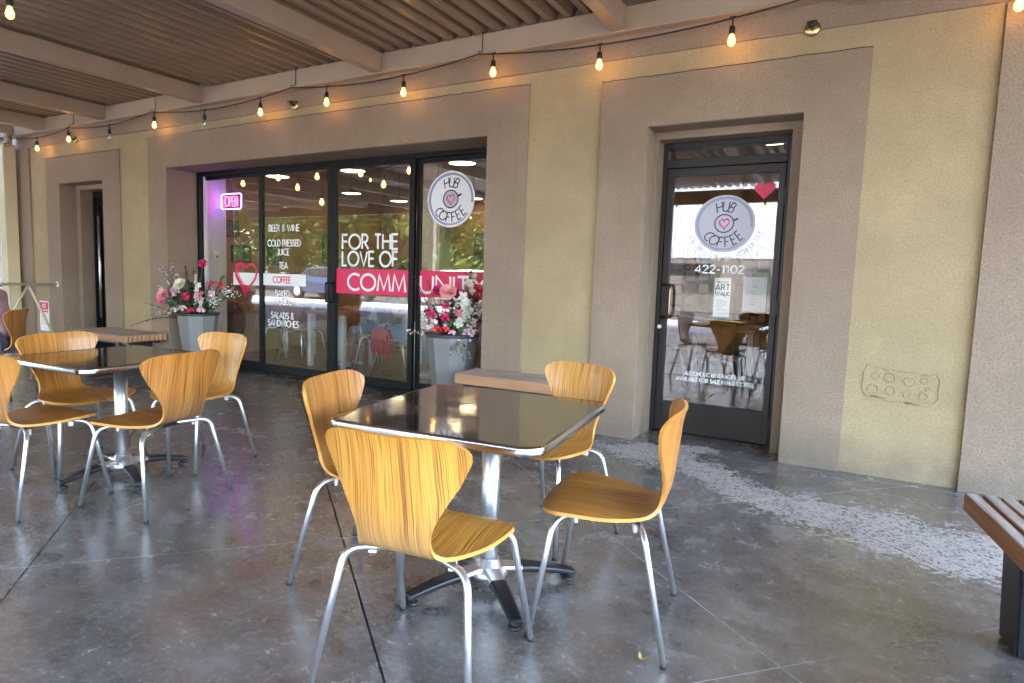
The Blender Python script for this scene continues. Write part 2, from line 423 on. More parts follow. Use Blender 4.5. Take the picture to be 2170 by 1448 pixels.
# ---------------------------------------------------------------- stroke lettering
def arc(cx, cy, rx, ry, a0, a1, n=10):
    return [(cx+rx*math.cos(R(a0+(a1-a0)*i/n)), cy+ry*math.sin(R(a0+(a1-a0)*i/n))) for i in range(n+1)]
G = {
 'A': (.72, [[(0,0),(.36,1),(.72,0)], [(.13,.32),(.59,.32)]]),
 'B': (.52, [[(0,0),(0,1),(.22,1)]+arc(.22,.76,.22,.24,90,-90,8)+[(0,.52)], [(.22,.52)]+arc(.24,.26,.26,.26,90,-90,8)+[(0,0)]]),
 'C': (.78, [arc(.5,.5,.5,.5,50,310,18)]),
 'D': (.66, [[(0,0),(0,1),(.18,1)]+arc(.18,.5,.48,.5,90,-90,14)+[(0,0)]]),
 'E': (.46, [[(.46,1),(0,1),(0,0),(.46,0)], [(0,.52),(.43,.52)]]),
 'F': (.44, [[(.44,1),(0,1),(0,0)], [(0,.52),(.41,.52)]]),
 'G': (.92, [arc(.5,.5,.5,.5,48,360,20)+[(.56,.5)]]),
 'H': (.62, [[(0,0),(0,1)], [(.62,0),(.62,1)], [(0,.52),(.62,.52)]]),
 'I': (.02, [[(.01,0),(.01,1)]]),
 'J': (.32, [[(.3,1),(.3,.2)]+arc(.14,.18,.16,.18,0,-150,7)]),
 'K': (.56, [[(0,0),(0,1)], [(.52,1),(.02,.48),(.56,0)]]),
 'L': (.42, [[(0,1),(0,0),(.42,0)]]),
 'M': (.86, [[(0,0),(.12,1),(.43,.1),(.74,1),(.86,0)]]),
 'N': (.66, [[(0,0),(0,1),(.66,0),(.66,1)]]),
 'O': (1.0, [arc(.5,.5,.5,.5,90,450,24)]),
 'P': (.50, [[(0,0),(0,1),(.24,1)]+arc(.24,.72,.25,.28,90,-90,9)+[(0,.44)]]),
 'R': (.54, [[(0,0),(0,1),(.22,1)]+arc(.22,.74,.25,.26,90,-90,9)+[(0,.48)], [(.2,.48),(.54,0)]]),
 'S': (.50, [arc(.26,.76,.22,.24,30,235,9)+arc(.24,.26,.25,.26,70,-150,10)]),
 'T': (.52, [[(0,1),(.52,1)], [(.26,1),(.26,0)]]),
 'U': (.60, [[(0,1),(0,.3)]+arc(.3,.3,.3,.3,180,360,10)+[(.6,1)]]),
 'V': (.68, [[(0,1),(.34,0),(.68,1)]]),
 'W': (1.02, [[(0,1),(.27,0),(.51,.95),(.75,0),(1.02,1)]]),
 'X': (.60, [[(0,0),(.6,1)], [(0,1),(.6,0)]]),
 'Y': (.60, [[(0,1),(.3,.5),(.6,1)], [(.3,.5),(.3,0)]]),
 '&': (.64, [[(.62,0),(.16,.68)]+arc(.3,.8,.16,.2,200,-40,9)+[(.12,.42)]+arc(.24,.22,.22,.23,130,330,9)+[(.6,.42)]]),
 '0': (.52, [arc(.26,.5,.26,.5,90,450,20)]),
 '1': (.26, [[(0,.82),(.18,1),(.18,0)]]),
 '2': (.50, [arc(.25,.74,.23,.26,170,-25,10)+[(0,0),(.5,0)]]),
 '4': (.56, [[(.42,0),(.42,1),(0,.28),(.56,.28)]]),
 '6': (.50, [[(.38,1)]+arc(.25,.29,.25,.29,140,500,16)]),
 '8': (.50, [arc(.25,.75,.21,.25,-90,270,12), arc(.25,.25,.25,.25,90,450,12)]),
 '-': (.30, [[(0,.42),(.3,.42)]]), "'": (.06, [[(.03,1),(.03,.78)]]), '"': (.18, [[(.03,1),(.03,.78)], [(.15,1),(.15,.78)]]), ' ': (.32, []),
}
def ribbon(mb, pts, w, y, mi=0):
    """flat ribbon in the xz plane, mitred"""
    P = [Vector((p[0], p[1])) for p in pts]
    closed = (P[0]-P[-1]).length < 1e-6
    L = []; n = len(P)
    for i in range(n):
        if closed: a = P[i-1] if i > 0 else P[n-2]; c = P[i+1] if i < n-1 else P[1]
        else: a = P[max(i-1, 0)]; c = P[min(i+1, n-1)]
        d1 = (P[i]-a); d2 = (c-P[i])
        if d1.length < 1e-9: d1 = d2
        if d2.length < 1e-9: d2 = d1
        d1 = d1.normalized(); d2 = d2.normalized()
        n1 = Vector((-d1.y, d1.x)); n2 = Vector((-d2.y, d2.x)); m = n1+n2
        if m.length < .35: m = n1; k = 1
        else: m.normalize(); k = min(1.6, 1/max(.3, m.dot(n1)))
        L.append((P[i]+m*w*.5*k, P[i]-m*w*.5*k))
    vs = []; 
    for a, b in L: vs += [(a.x, y, a.y), (b.x, y, b.y)]
    fs = [(2*i, 2*i+1, 2*i+3, 2*i+2) for i in range(n-1)]
    mb.add(vs, fs, mi)
def text_lines(txt, h, track=.16, squash=1.0):
    """-> list of polylines, total width (origin at left baseline)"""
    x = 0; out = []
    for ch in txt:
        w, st = G[ch]
        for s_ in st: out.append([(x+p[0]*h*squash, p[1]*h) for p in s_])
        x += (w*squash + (track if ch != ' ' else 0.08))*h
    return out, x - track*h
def put_text(mb, txt, x, z, h, w, y, align='l', track=.16, squash=1.0, fit=None, mirror=False):
    ls, tw = text_lines(txt, h, track, squash)
    kx = 1.0
    if fit: kx = fit/tw; tw = fit
    ox = {'l': x, 'c': x - tw/2, 'r': x - tw}[align]
    for i, l_ in enumerate(ls):
        pts = [(ox + (p[0]*kx if not mirror else tw - p[0]*kx), z+p[1]) for p in l_]
        ribbon(mb, pts, w, y - .00012*(i % 7))
def arc_text(mb, txt, cx, cz, rad, a_mid, h, w, y, up=True, spread=None, squash=1., jit=0.):
    """letters along a circle. up: tops point outwards; else tops inward (bottom arc)"""
    n = len(txt); rnd = random.Random(3)
    for i, ch in enumerate(txt):
        a = a_mid + (spread*(.5 - (i+.5)/n) if up else -spread*(.5 - (i+.5)/n))
        gw, st = G[ch]
        rot = R(a-90) if up else R(a+90)
        rot += R(rnd.uniform(-jit, jit))
        px, pz = cx + rad*math.cos(R(a)), cz + rad*math.sin(R(a))
        for j, s_ in enumerate(st):
            pts = []
            for p in s_:
                u = (p[0]-gw/2)*h*squash + .10*p[1]*h; v = (p[1]-.5)*h
                pts.append((px + u*math.cos(rot) - v*math.sin(rot), pz + u*math.sin(rot) + v*math.cos(rot)))
            ribbon(mb, pts, w, y - .00012*((i+j*3) % 7))
def disc(mb, cx, cz, rx, y, rz=None, n=48, mi=0):
    rz = rz or rx
    mb.add([(cx+rx*math.cos(2*PI*k/n), y, cz+rz*math.sin(2*PI*k/n)) for k in range(n)], [tuple(range(n))], mi)
def heart_pts(cx, cz, s, n=28, tilt=0.):
    o = []
    for i in range(n+1):
        t = 2*PI*i/n
        x = 16*math.sin(t)**3/17*s; z = (13*math.cos(t)-5*math.cos(2*t)-2*math.cos(3*t)-math.cos(4*t))/17*s
        o.append((cx + x*math.cos(tilt)-z*math.sin(tilt), cz + z*math.cos(tilt)+x*math.sin(tilt)))
    o[-1] = o[0]
    return o

# ================================================================ SETTING
FY, WY = 5.169, 5.62        # face of the wall, plane of windows and doors
# ground
tag(box('ground', -200, 200, -200, 200, -.5, -.02, M['asphalt']), kind='structure')
tag(box('bounce_sidewalk', -40, 14, -9.6, -4.95, -.019, -.004, M['bounce_sidewalk']), kind='structure')  # pale pavement added to bounce daylight up under the canopy
fl = tag(box('porch_floor', -11.6, 3.4, -4.94, 5.62, -.018, -.0055, M['dark_grout']), kind='structure')
# slabs between the joints
def slab_floor():
    th = R(47.9); nA = Vector((-math.sin(th), math.cos(th))); nB = Vector((math.cos(th), math.sin(th)))
    lines = [(nA, 3.11 + 1.42*k, .0055) for k in range(-6, 10)]
    wb = {-.976: .0065, .365: .0085, 1.68: .006, -2.26: .0065}
    for k in range(-7, 6):
        c = .365 + 1.315*k; best = min(wb, key=lambda q: abs(q-c))
        if abs(best-c) < .1: lines.append((nB, best, wb[best]))
        else: lines.append((nB, c, .006))
    lines.append((Vector((0, 1)), 5.055, .006))
    bm = bmesh.new()
    vs = [bm.verts.new(p) for p in ((-11.6, -4.94, 0), (3.4, -4.94, 0), (3.4, 5.62, 0), (-11.6, 5.62, 0))]
    bm.faces.new(vs)
    for nrm, c, w in lines:
        isb = abs(nrm.y-1) < 1e-6
        n3 = Vector((nrm.x, nrm.y, 0))
        for s in (-1, 1):
            geom = list(bm.verts)+list(bm.edges)+list(bm.faces)
            bmesh.ops.bisect_plane(bm, geom=geom, plane_co=n3*(c+s*w/2), plane_no=n3)
        kill = [f for f in bm.faces if abs(f.calc_center_median().dot(n3)-c) < w*.5]
        bmesh.ops.delete(bm, geom=kill, context='FACES')
    faces = [[tuple(v.co) for v in f.verts] for f in bm.faces]
    bm.free()
    for f in faces:
        me = bpy.data.meshes.new('slab'); n = len(f)
        me.from_pydata([(x, y, 0) for x, y, z in f]+[(x, y, -.012) for x, y, z in f], [], [tuple(range(n))]+[(i, i+n, (i+1) % n+n, (i+1) % n) for i in range(n)])
        link('slab', me, M['floor'], fl)
    # lime filled joints
    def strip(nrm, c, w, a, b, name, mt):
        t = Vector((nrm.y, -nrm.x)); pr = []; pl = []; rnd = random.Random(int(c*100)); k = 0; N = int(abs(b-a)/.05)
        for i in range(N+1):
            s = a + (b-a)*i/N; ww = w*(.8+.6*rnd.random())
            p = nrm*c + t*s; pr.append((p.x+nrm.x*ww/2, p.y+nrm.y*ww/2, -.0012)); pl.append((p.x-nrm.x*ww/2, p.y-nrm.y*ww/2, -.0012))
        me = bpy.data.meshes.new(name)
        me.from_pydata(pr+pl, [], [(i, i+1, N+1+i+1, N+1+i) for i in range(N)]); link(name, me, mt, fl)
    def srange(nrm, p, q):
        t = Vector((nrm.y, -nrm.x)); return Vector(p).dot(t), Vector(q).dot(t)
    for c in (3.11, 1.70-.01, 4.53):
        strip(nA, c, .0095 if c != 3.11 else .010, -9, 6, 'joint_grout', M['white_grout'])
    strip(nB, 1.68, .008, -6, 6, 'joint_grout', M['white_grout'])
    strip(Vector((0, 1)), 5.055, .008, -11.5, 3.3, 'joint_grout', M['white_grout'])
slab_floor()

# ---------------------------------------------------------------- cafe building
bld = thing('cafe_building', 'khaki and tan stucco cafe building behind the tables', 'building', (0, FY, 0))
def B(name, x0, x1, y0, y1, z0, z1, mt, parent=bld, bevel=0.):
    """box given in world numbers, stored relative to the parent's origin"""
    o = MB().box(x0, x1, y0-FY, y1-FY, z0, z1).build(name, mt, parent, bevel); return o
OPEN = [(-9.874, -8.784, 2.43), (-7.402, -2.871, 2.507), (-1.462, -.396, 2.456)]
mb = MB(); xs = -11.12
for (a, b, t) in OPEN:
    mb.box(xs, a, 0, .45, 0, 7.0); mb.box(a, b, 0, .45, t, 7.0); xs = b
mb.box(xs, 4.5, 0, .45, 0, 7.0)  # unseen upper wall raised to keep the sun off the porch
mb.build('stucco_wall', M['yellow'], bld)
def surround(x0, x1, z1, o0, o1, oz, label):
    m_ = MB(); y0, y1 = -.022, .0
    m_.prism([(x0, 0), (o0, 0), (o0, oz), (o1, oz), (o1, 0), (x1, 0), (x1, z1), (x0, z1)], y0, y1, 'y')
    # reveal lining, 3 mm proud of the wall's cut edge
    for (a, b, c, d) in ((o0, o0+.003, 0, oz), (o1-.003, o1, 0, oz)):
        m_.box(a, b, y1, .45, c, d)
    m_.box(o0+.003, o1-.003, y1, .45, oz-.003, oz)
    o = m_.build('stucco_surround', M['tan'], bld); o['label'] = label
surround(-10.226, -8.392, 2.806, *OPEN[0], 'tan surround of the left doorway')
surround(-7.772, -2.478, 2.901, *OPEN[1], 'tan surround of the wide window')
surround(-1.842, -.023, 2.834, *OPEN[2], 'tan surround of the right door')
B('pilaster', -11.12, -10.67, FY-.03, FY, 0, 2.985, M['tan'])
B('pilaster', .639, 4.5, FY-.035, FY, 0, 2.97, M['tan'])
B('stucco_band', -11.14, 4.5, FY-.02, FY, 2.99, 3.9, M['tan'])
# inner steps of the doorways
for (a, b, t), (l_, r_, tt) in ((OPEN[2], (.024, .082, .06)), (OPEN[0], (.10, .05, .07))):
    m_ = MB(); m_.box(a+.003, a+l_, .22, .45, 0, t-tt); m_.box(b-r_, b-.003, .22, .45, 0, t-tt); m_.box(a+.003, b-.003, .22, .45, t-tt, t-.003)
    m_.build('inner_jamb', M['tan'], bld)
# plaster patch on the khaki wall
m_ = MB(); rnd = random.Random(5)
cx, cz, hw, hh = .29, .635, .205, .115; out = []
for i in range(64):
    t = 2*PI*i/64; c_, s_ = math.cos(t), math.sin(t)
    px = cx + hw*(abs(c_)**.35)*(1 if c_ > 0 else -1) + rnd.uniform(-.008, .008)
    pz = cz + (hh + .012*math.sin(3*t+.6) + .014*math.cos(2*t))*(abs(s_)**.4)*(1 if s_ > 0 else -1) + rnd.uniform(-.006, .006) - .06*(px-cx)
    out.append((px, -.001, pz))
m_.tube(out+[out[0]], .0045, 5, cap=False)
for (dx, dz, rr) in ((-.14, .05, .022), (-.06, .045, .03), (.05, .03, .03), (.13, .045, .02), (.15, -.01, .012), (-.15, -.04, .03), (-.05, -.04, .026), (.04, -.055, .02), (.13, -.06, .024)):
    m_.tube([(cx+dx+rr*math.cos(2*PI*k/14)*(1+.15*math.sin(3*k)), -.0008, cz+dz+rr*math.sin(2*PI*k/14)) for k in range(15)], .004, 5, cap=False)
m_.tube([(cx-.16, -.0, cz-.085), (cx-.08, -.0, cz-.095), (cx-.05, 0, cz-.09)], .007, 5); m_.tube([(cx+.03, 0, cz-.11), (cx+.12, 0, cz-.115), (cx+.17, 0, cz-.11)], .008, 5)
o = m_.build('plaster_patch', M['yellow'], bld); o['label'] = 'rough rectangular scar of plaster on the khaki wall'
# dark strips painting the shadow line along the surrounds' upper edges
m_ = MB(); rnd = random.Random(2)
for (x0, x1, z) in ((-1.842, -.023, 2.834), (-10.226, -8.392, 2.806), (-6.9, -2.478, 2.901)):
    pts = []; x = x0
    while x < x1: pts.append((x, -.0235, z-.004+rnd.uniform(-.004, .004))); x += rnd.uniform(.02, .06)
    m_.tube(pts, .0035, 4)
m_.build('shadow_line', simple('dark_shadow_line', (.06, .045, .03), .95), bld)
# rest of the building: sides, unseen roof added to block the sun, interior
B('sun_block_roof', -11.12, 4.5, FY+.45, 14, 6.7, 7.0, M['tan'])
B('side_wall', -11.12, -10.92, FY+.45, 14, 0, 6.7, M['yellow'])
B('side_wall', 4.3, 4.5, FY+.45, 14, 0, 6.7, M['yellow'])
B('back_wall', -10.92, 4.3, 13.8, 14, 0, 6.7, M['yellow'])
INY = FY+.45
m_ = MB()
m_.box(-10.9, -.0, 5.0, 5.1, 0, 3.6)
m_.box(-8.25, -7.95, .46, 5.0, 0, 3.6)
m_.box(.55, .7, .46, 5.1, 0, 3.6); m_.box(0, .55, 5.0, 5.1, 0, 3.6)
m_.build('interior_wall', M['intwall'], bld)
m_ = MB(); m_.box(-7.36, -7.30, .47, .79, 0, 3.3); m_.box(-7.95, -7.36, .52, .72, 0, 3.3)
o = m_.build('white_pier', M['intwhite'], bld)
MB().box(-5.35, -5.05, 2.6, 2.9, 0, 3.3).build('interior_column', M['intwhite'], bld); MB().box(-1.42, -1.18, 2.8, 3.0, 0, 3.3).build('interior_column', M['intwall'], bld)
# interior ceiling of ribbed deck
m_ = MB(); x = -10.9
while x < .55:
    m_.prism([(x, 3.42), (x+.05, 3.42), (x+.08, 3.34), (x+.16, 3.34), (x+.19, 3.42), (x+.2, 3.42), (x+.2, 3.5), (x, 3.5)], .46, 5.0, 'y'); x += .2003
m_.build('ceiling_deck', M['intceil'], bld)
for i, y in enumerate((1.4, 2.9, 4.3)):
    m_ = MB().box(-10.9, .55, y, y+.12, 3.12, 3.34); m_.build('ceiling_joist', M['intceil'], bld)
sf = tag(MB().box(-10.9, .55, INY+.02, INY+5, -.02, -.006).build('interior_floor', M['dark_grout']), kind='structure')
tm = MB().box(-.2, .2, -.2, .2, -.005, .004).mesh('floor_tile', .002); tm.materials.append(M['terracotta'])
y = INY+.24
j = 0
while y < INY+3.4:
    x = -8.0
    while x < .35:
        link('floor_tile', tm, None, sf, (x, y, 0)); x += .406
    y += .406
box_ = MB().box(-10.9, .55, INY+3.45, INY+4.99, -.005, .003); box_.build('tile_field', M['terracotta'], sf)

# ---------------------------------------------------------------- wide window
win = thing('window_wall', 'wide black framed sliding window with cafe lettering on the glass', 'window', (-5.14, WY, 0))
WX = -5.14
def Wb(name, x0, x1, y0, y1, z0, z1, mt, parent=win, bevel=0.):
    return MB().box(x0-WX, x1-WX, y0-WY, y1-WY, z0, z1).build(name, mt, parent, bevel)
m_ = MB()
m_.box(-7.40-WX, -2.874-WX, -.04, .09, 2.455, 2.504); m_.box(-7.40-WX, -2.874-WX, -.05, .10, 0, .035)
m_.box(-7.40-WX, -7.345-WX, -.04, .09, .035, 2.455); m_.box(-2.93-WX, -2.874-WX, -.04, .09, .035, 2.455)
m_.build('frame', M['blackframe'], win, .003)
panels = [(-7.345, -6.262, 0.02), (-6.262, -5.085, -.028), (-5.085, -3.955, -.028), (-3.955, -2.93, 0.02)]
for i, (a, b, dy) in enumerate(panels):
    sl = .042 if i in (0, 3) else .062
    m_ = MB(); t = .045
    bt = .09
    m_.box(a+.001-WX, a+sl-WX, dy, dy+t, .036, 2.454); m_.box(b-sl-WX, b-.001-WX, dy, dy+t, .036, 2.454)
    m_.box(a+sl-WX, b-sl-WX, dy, dy+t, .036, .036+bt); m_.box(a+sl-WX, b-sl-WX, dy, dy+t, 2.41, 2.454)
    f = m_.build('sash', M['blackframe'], win, .002)
    MB().box(a+sl-WX-.004, b-sl-WX+.004, dy+.018, dy+.024, .036+bt, 2.41).build('pane', M['glass'], f)
for sx in (-5.125, -5.045):
    m_ = MB(); m_.tube(smooth_path([(sx-WX, -.028, 1.15), (sx-WX, -.075, 1.15), (sx-WX, -.075, .94), (sx-WX, -.028, .94)], .02), .011, 8)
    m_.build('handle', M['blackframe'], win)
gy = -.028 + .018 - .003      # just in front of the sliding panes
def put(name, fn, mt, parent=win, label=None, **k):
    mb_ = MB(); fn(mb_); o = mb_.build(name, mt, parent)
    if label: o['label'] = label
    return o
GF = .02+.018-.003            # just in front of the fixed panes
def wt(txt, x0, x1, z, h, w, y=gy, mt='white', **k):
    put('lettering', lambda q: put_text(q, txt, (x0+x1)/2-WX, z, h, w, y, 'c', fit=x1-x0, **k), M[mt], label='words '+txt)
wt('BEER & WINE', -6.10, -5.60, 1.742, .072, .013)
wt('COLD PRESSED', -6.12, -5.58, 1.565, .072, .013); wt('JUICE', -5.96, -5.76, 1.46, .072, .013)
wt('TEA', -5.93, -5.79, 1.30, .072, .013)
wt('BAKED', -5.99, -5.76, .965, .072, .013); wt('GOODS', -6.01, -5.73, .87, .072, .013)
wt('SALADS &', -6.07, -5.69, .70, .072, .013); wt('SANDWICHES', -6.12, -5.61, .605, .072, .013)
put('white_stripe', lambda q: q.add([(-6.2-WX, gy, 1.095), (-5.49-WX, gy, 1.095), (-5.49-WX, gy, 1.235), (-6.2-WX, gy, 1.235)], [(0, 1, 2, 3)]), M['white'])
put('white_stripe', lambda q: q.add([(-6.80-WX, GF, 1.08), (-6.305-WX, GF, 1.08), (-6.305-WX, GF, 1.235), (-6.80-WX, GF, 1.235)], [(0, 1, 2, 3)]), M['white'])
wt('COFFEE', -6.03, -5.74, 1.128, .072, .014, gy-.001, 'pink')
wt('FOR THE', -4.935, -4.17, 1.535, .155, .024); wt('LOVE OF', -4.935, -4.17, 1.35, .155, .024)
put('red_banner', lambda q: q.add([(-5.022-WX, gy, 1.04), (-4.018-WX, gy, 1.04), (-4.018-WX, gy, 1.315), (-5.022-WX, gy, 1.315)], [(0, 1, 2, 3)]), M['pink'])
put('red_banner', lambda q: q.add([(-3.912-WX, GF, 1.04), (-3.0-WX, GF, 1.04), (-3.0-WX, GF, 1.315), (-3.912-WX, GF, 1.315)], [(0, 1, 2, 3)]), M['pink'])
wt('COMM', -4.85, -4.06, 1.085, .175, .027, gy-.001); wt('UNITY', -3.90, -3.12, 1.085, .175, .027, GF-.001)
def scrawl(q, cx, cz, s, y, w, k=2, tilt=.05, sx=1., sz=1.03):
    for j in range(k):
        pts = [((p[0]-cx)*sx+cx, (p[1]-cz)*sz+cz) for p in heart_pts(cx+.012*j*s*8, cz+.006*j, s*(1-.07*j), tilt=tilt+.07*j)]
        ribbon(q, pts, w*(1-.3*j), y-.0004*j)
put('heart_drawing', lambda q: scrawl(q, -6.57-WX, 1.19, .205, GF-.001, .030, 3, -.06, 1.0, 1.12), M['pink'], label='hand drawn red heart outline')
def cup_logo(cx, cz, r, y, parent, mt_disc, ink, nm):
    mb_ = MB(); disc(mb_, cx, cz, r, y); o = mb_.build('logo_sticker', mt_disc, parent); o['label'] = nm
    q = MB(); 
    ribbon(q, arc(cx, cz, r*.90, r*.90, -8, 150, 30), r*.085, y-.001); ribbon(q, arc(cx, cz, r*.90, r*.90, 150, 262, 24), r*.075, y-.0012)
    ribbon(q, arc(cx, cz, r*.89, r*.89, 262, 325, 14), r*.05, y-.001); ribbon(q, arc(cx-.01*r, cz, r*.85, r*.86, 90, 215, 22), r*.03, y-.0014)
    q.build('ring', M['lilac'], o)
    q = MB(); disc(q, cx, cz+.01*r, r*.30, y-.001); q.build('cup_fill', M['cupfill'], o)
    q = MB(); ribbon(q, arc(cx, cz+.01*r, r*.31, r*.31, 0, 360, 36), r*.045, y-.0018)
    ribbon(q, [(cx+.28*r, cz+.10*r), (cx+.45*r, cz+.17*r)], r*.075, y-.0021)
    arc_text(q, 'HUB', cx, cz, r*.60, 88, r*.34, r*.042, y-.0018, True, 62, .95, 5)
    arc_text(q, 'COFFEE', cx, cz, r*.64, -90, r*.34, r*.042, y-.0018, False, 118, .85, 6)
    q.build('lettering', ink, o)
    q = MB(); scrawl(q, cx, cz, r*.18, y-.0022, r*.032, 2, .04, 1., 1.15); q.build('heart', M['pink'], o)
cup_logo(-3.553-WX, 2.035, .28, GF, win, M['logowhite'], M['ink'], 'round white sticker with a cup and hand lettering on the right pane')
for (hx, hz) in ((-3.72, .55), (-3.67, .30)):
    o = put('heart_sticker', lambda q: q.add([(p[0], GF, p[1]) for p in heart_pts(hx-WX, hz, .033)[:-1]], [tuple(range(28))]), M['pink'])

# ---------------------------------------------------------------- right door
dr = thing('glass_door', 'dark bronze glass cafe door with round logo and brass pull', 'door', (-.96, WY, 0)); DX = -.96
x0, x1, zt = -1.438, -.481, 2.394
m_ = MB(); j = .034
m_.box(x0-DX, x0+j-DX, -.055, .06, 0, zt); m_.box(x1-j-DX, x1-DX, -.055, .06, 0, zt)
m_.box(x0+j-DX, x1-j-DX, -.055, .06, zt-.045, zt); m_.box(x0+j-DX, x1-j-DX, -.055, .06, 2.195, 2.262)
m_.box(x0+j-DX, x1-j-DX, -.06, .07, 0, .012)
m_.build('frame', M['bronzeframe'], dr, .003)
MB().box(x0+j-.003-DX, x1-j+.003-DX, 0, .006, 2.262, zt-.045).build('transom_pane', M['doorglass'], dr)
a, b, z0, z1 = x0+j+.004, x1-j-.004, .016, 2.19
gl0, gl1, gz0, gz1 = -1.345, -.565, .272, 2.125
m_ = MB(); y0, y1 = -.045, 0.0
m_.box(a-DX, gl0-DX, y0, y1, z0, z1); m_.box(gl1-DX, b-DX, y0, y1, z0, z1); m_.box(gl0-DX, gl1-DX, y0, y1, z0, gz0); m_.box(gl0-DX, gl1-DX, y0, y1, gz1, z1)
leafd = m_.build('door_leaf', M['bronzeframe'], dr, .003)
MB().box(gl0-.004-DX, gl1+.004-DX, -.026, -.020, gz0, gz1).build('pane', M['doorglass'], leafd)
m_ = MB(); m_.tube(smooth_path([(-1.385-DX, -.04, 1.245), (-1.33-DX, -.085, 1.245), (-1.315-DX, -.10, 1.22), (-1.315-DX, -.10, 1.0), (-1.33-DX, -.085, .975), (-1.385-DX, -.04, .975)], .025), .0125, 10)
m_.build('pull_handle', M['darkbrass'], dr)
m_ = MB(); m_.tube([(-1.395-DX, -.046, .895), (-1.395-DX, -.062, .895)], .017, 14); m_.build('lock_cylinder', M['alu'], dr)
m_ = MB(); m_.tube([(gl0-DX+.01, .03, .985), (gl1-DX-.01, .03, .955)], .012, 8); m_.build('push_bar', M['brass'], dr)
for hz in (1.95, 1.1, .16):
    MB().box(b-.008-DX, b+.018-DX, -.062, -.05, hz-.06, hz+.06).build('hinge', M['bronzeframe'], dr, .002)
DG = -.029
cup_logo(-.94-DX, 1.742, .226, DG, dr, M['doorlogo'], M['inkgrey'], 'round grey-white sticker with a cup on the door glass')
def dput(name, fn, mt, label=None, parent=dr):
    q = MB(); fn(q); o = q.build(name, mt, parent)
    if label: o['label'] = label
    return o
dput('lettering', lambda q: arc_text(q, 'FOR THE LOVE OF COMMUNITY', -.94-DX, 1.742, .272, -88, .034, .006, DG, False, 150), M['white'], 'words FOR THE LOVE OF COMMUNITY')
dput('lettering', lambda q: put_text(q, '422-1102', -.955-DX, 1.352, .060, .012, DG, 'c', fit=.37), M['white'], 'number 422-1102')
dput('lettering', lambda q: (put_text(q, 'ALCOHOLIC BEVERAGES ARE', -.94-DX, .505, .030, .0058, DG, 'c', fit=.47), put_text(q, 'AVAILABLE FOR SALE IN HUB COFFEE', -.94-DX, .455, .030, .0058, DG, 'c', fit=.60)), M['white'], 'two lines about beverages')
dput('heart_sticker', lambda q: q.add([(p[0], DG-.001, p[1]) for p in heart_pts(-.662-DX, 1.995, .077)[:-1]], [tuple(range(28))]), M['pink'], 'solid red heart')
po = dput('poster', lambda q: q.box(-.985-DX, -.862-DX, -.012, -.011, 1.0, 1.315), M['white'], 'narrow white art walk poster')
q = MB(); pc = -.9235-DX
put_text(q, "HELENA'S", pc, 1.272, .016, .0035, -.0125, 'c', fit=.085); put_text(q, 'ART', pc, 1.215, .046, .010, -.0125, 'c', fit=.108); put_text(q, 'WALK', pc, 1.17, .034, .008, -.0125, 'c', fit=.108)
rnd = random.Random(8)
for k in range(7): ribbon(q, [(pc-.045, 1.135-.013*k), (pc-.045+rnd.uniform(.05, .09), 1.135-.013*k)], .0035, -.0125)
q.build('print', M['ink'], po)
hp = dput('poster', lambda q: q.box(-.77-DX, -.60-DX, -.012, -.011, 1.055, 1.325), simple('pale_paper', (.5, .5, .52), .7), 'pale opening hours sheet')
q = MB(); pc = -.685-DX
ribbon(q, arc(pc, 1.285, .018, .018, 0, 360, 16), .003, -.0125); put_text(q, 'OPEN', pc, 1.245, .012, .0025, -.0125, 'c', fit=.045)
for k in range(6): ribbon(q, [(pc-.03, 1.21-.02*k), (pc-.03+rnd.uniform(.03, .06), 1.21-.02*k)], .0025, -.0125)
q.build('print', M['inkgrey'], hp)

# ---------------------------------------------------------------- left door (mostly hidden in its recess)
ld = thing('side_door', 'narrow view of black glass door deep in the left doorway', 'door', (-9.3, WY, 0)); LX = -9.3
m_ = MB(); a, b = -9.77, -8.84
m_.box(a-LX, a+.05-LX, -.05, .06, 0, 2.355); m_.box(b-.05-LX, b-LX, -.05, .06, 0, 2.355); m_.box(a+.05-LX, b-.05-LX, -.05, .06, 2.26, 2.355); m_.box(a+.05-LX, b-.05-LX, -.05, .06, 0, .02)
m_.build('frame', M['blackframe'], ld, .003)
m_ = MB(); m_.box(a+.054-LX, a+.15-LX, -.04, .0, .022, 2.25); m_.box(b-.15-LX, b-.054-LX, -.04, 0, .022, 2.25); m_.box(a+.15-LX, b-.15-LX, -.04, 0, .022, .25); m_.box(a+.15-LX, b-.15-LX, -.04, 0, 2.15, 2.25)
m_.build('door_leaf', M['blackframe'], ld, .003)
MB().box(a+.15-LX, b-.15-LX, -.024, -.018, .25, 2.15).build('pane', M['doorglass'], ld)
m_ = MB(); m_.tube([(a+.19-LX, -.08, .5), (a+.19-LX, -.08, 2.0)], .018, 10); m_.tube([(a+.19-LX, -.08, .6), (a+.12-LX, -.04, .6)], .01, 8); m_.tube([(a+.19-LX, -.08, 1.9), (a+.12-LX, -.04, 1.9)], .01, 8)
m_.build('pull_handle', M['alu'], ld)
o = MB(); o.add([(p[0], -.028, p[1]) for p in heart_pts(-9.25-LX, 1.98, .08)[:-1]], [tuple(range(28))]); o.build('heart_sticker', M['pink'], ld)

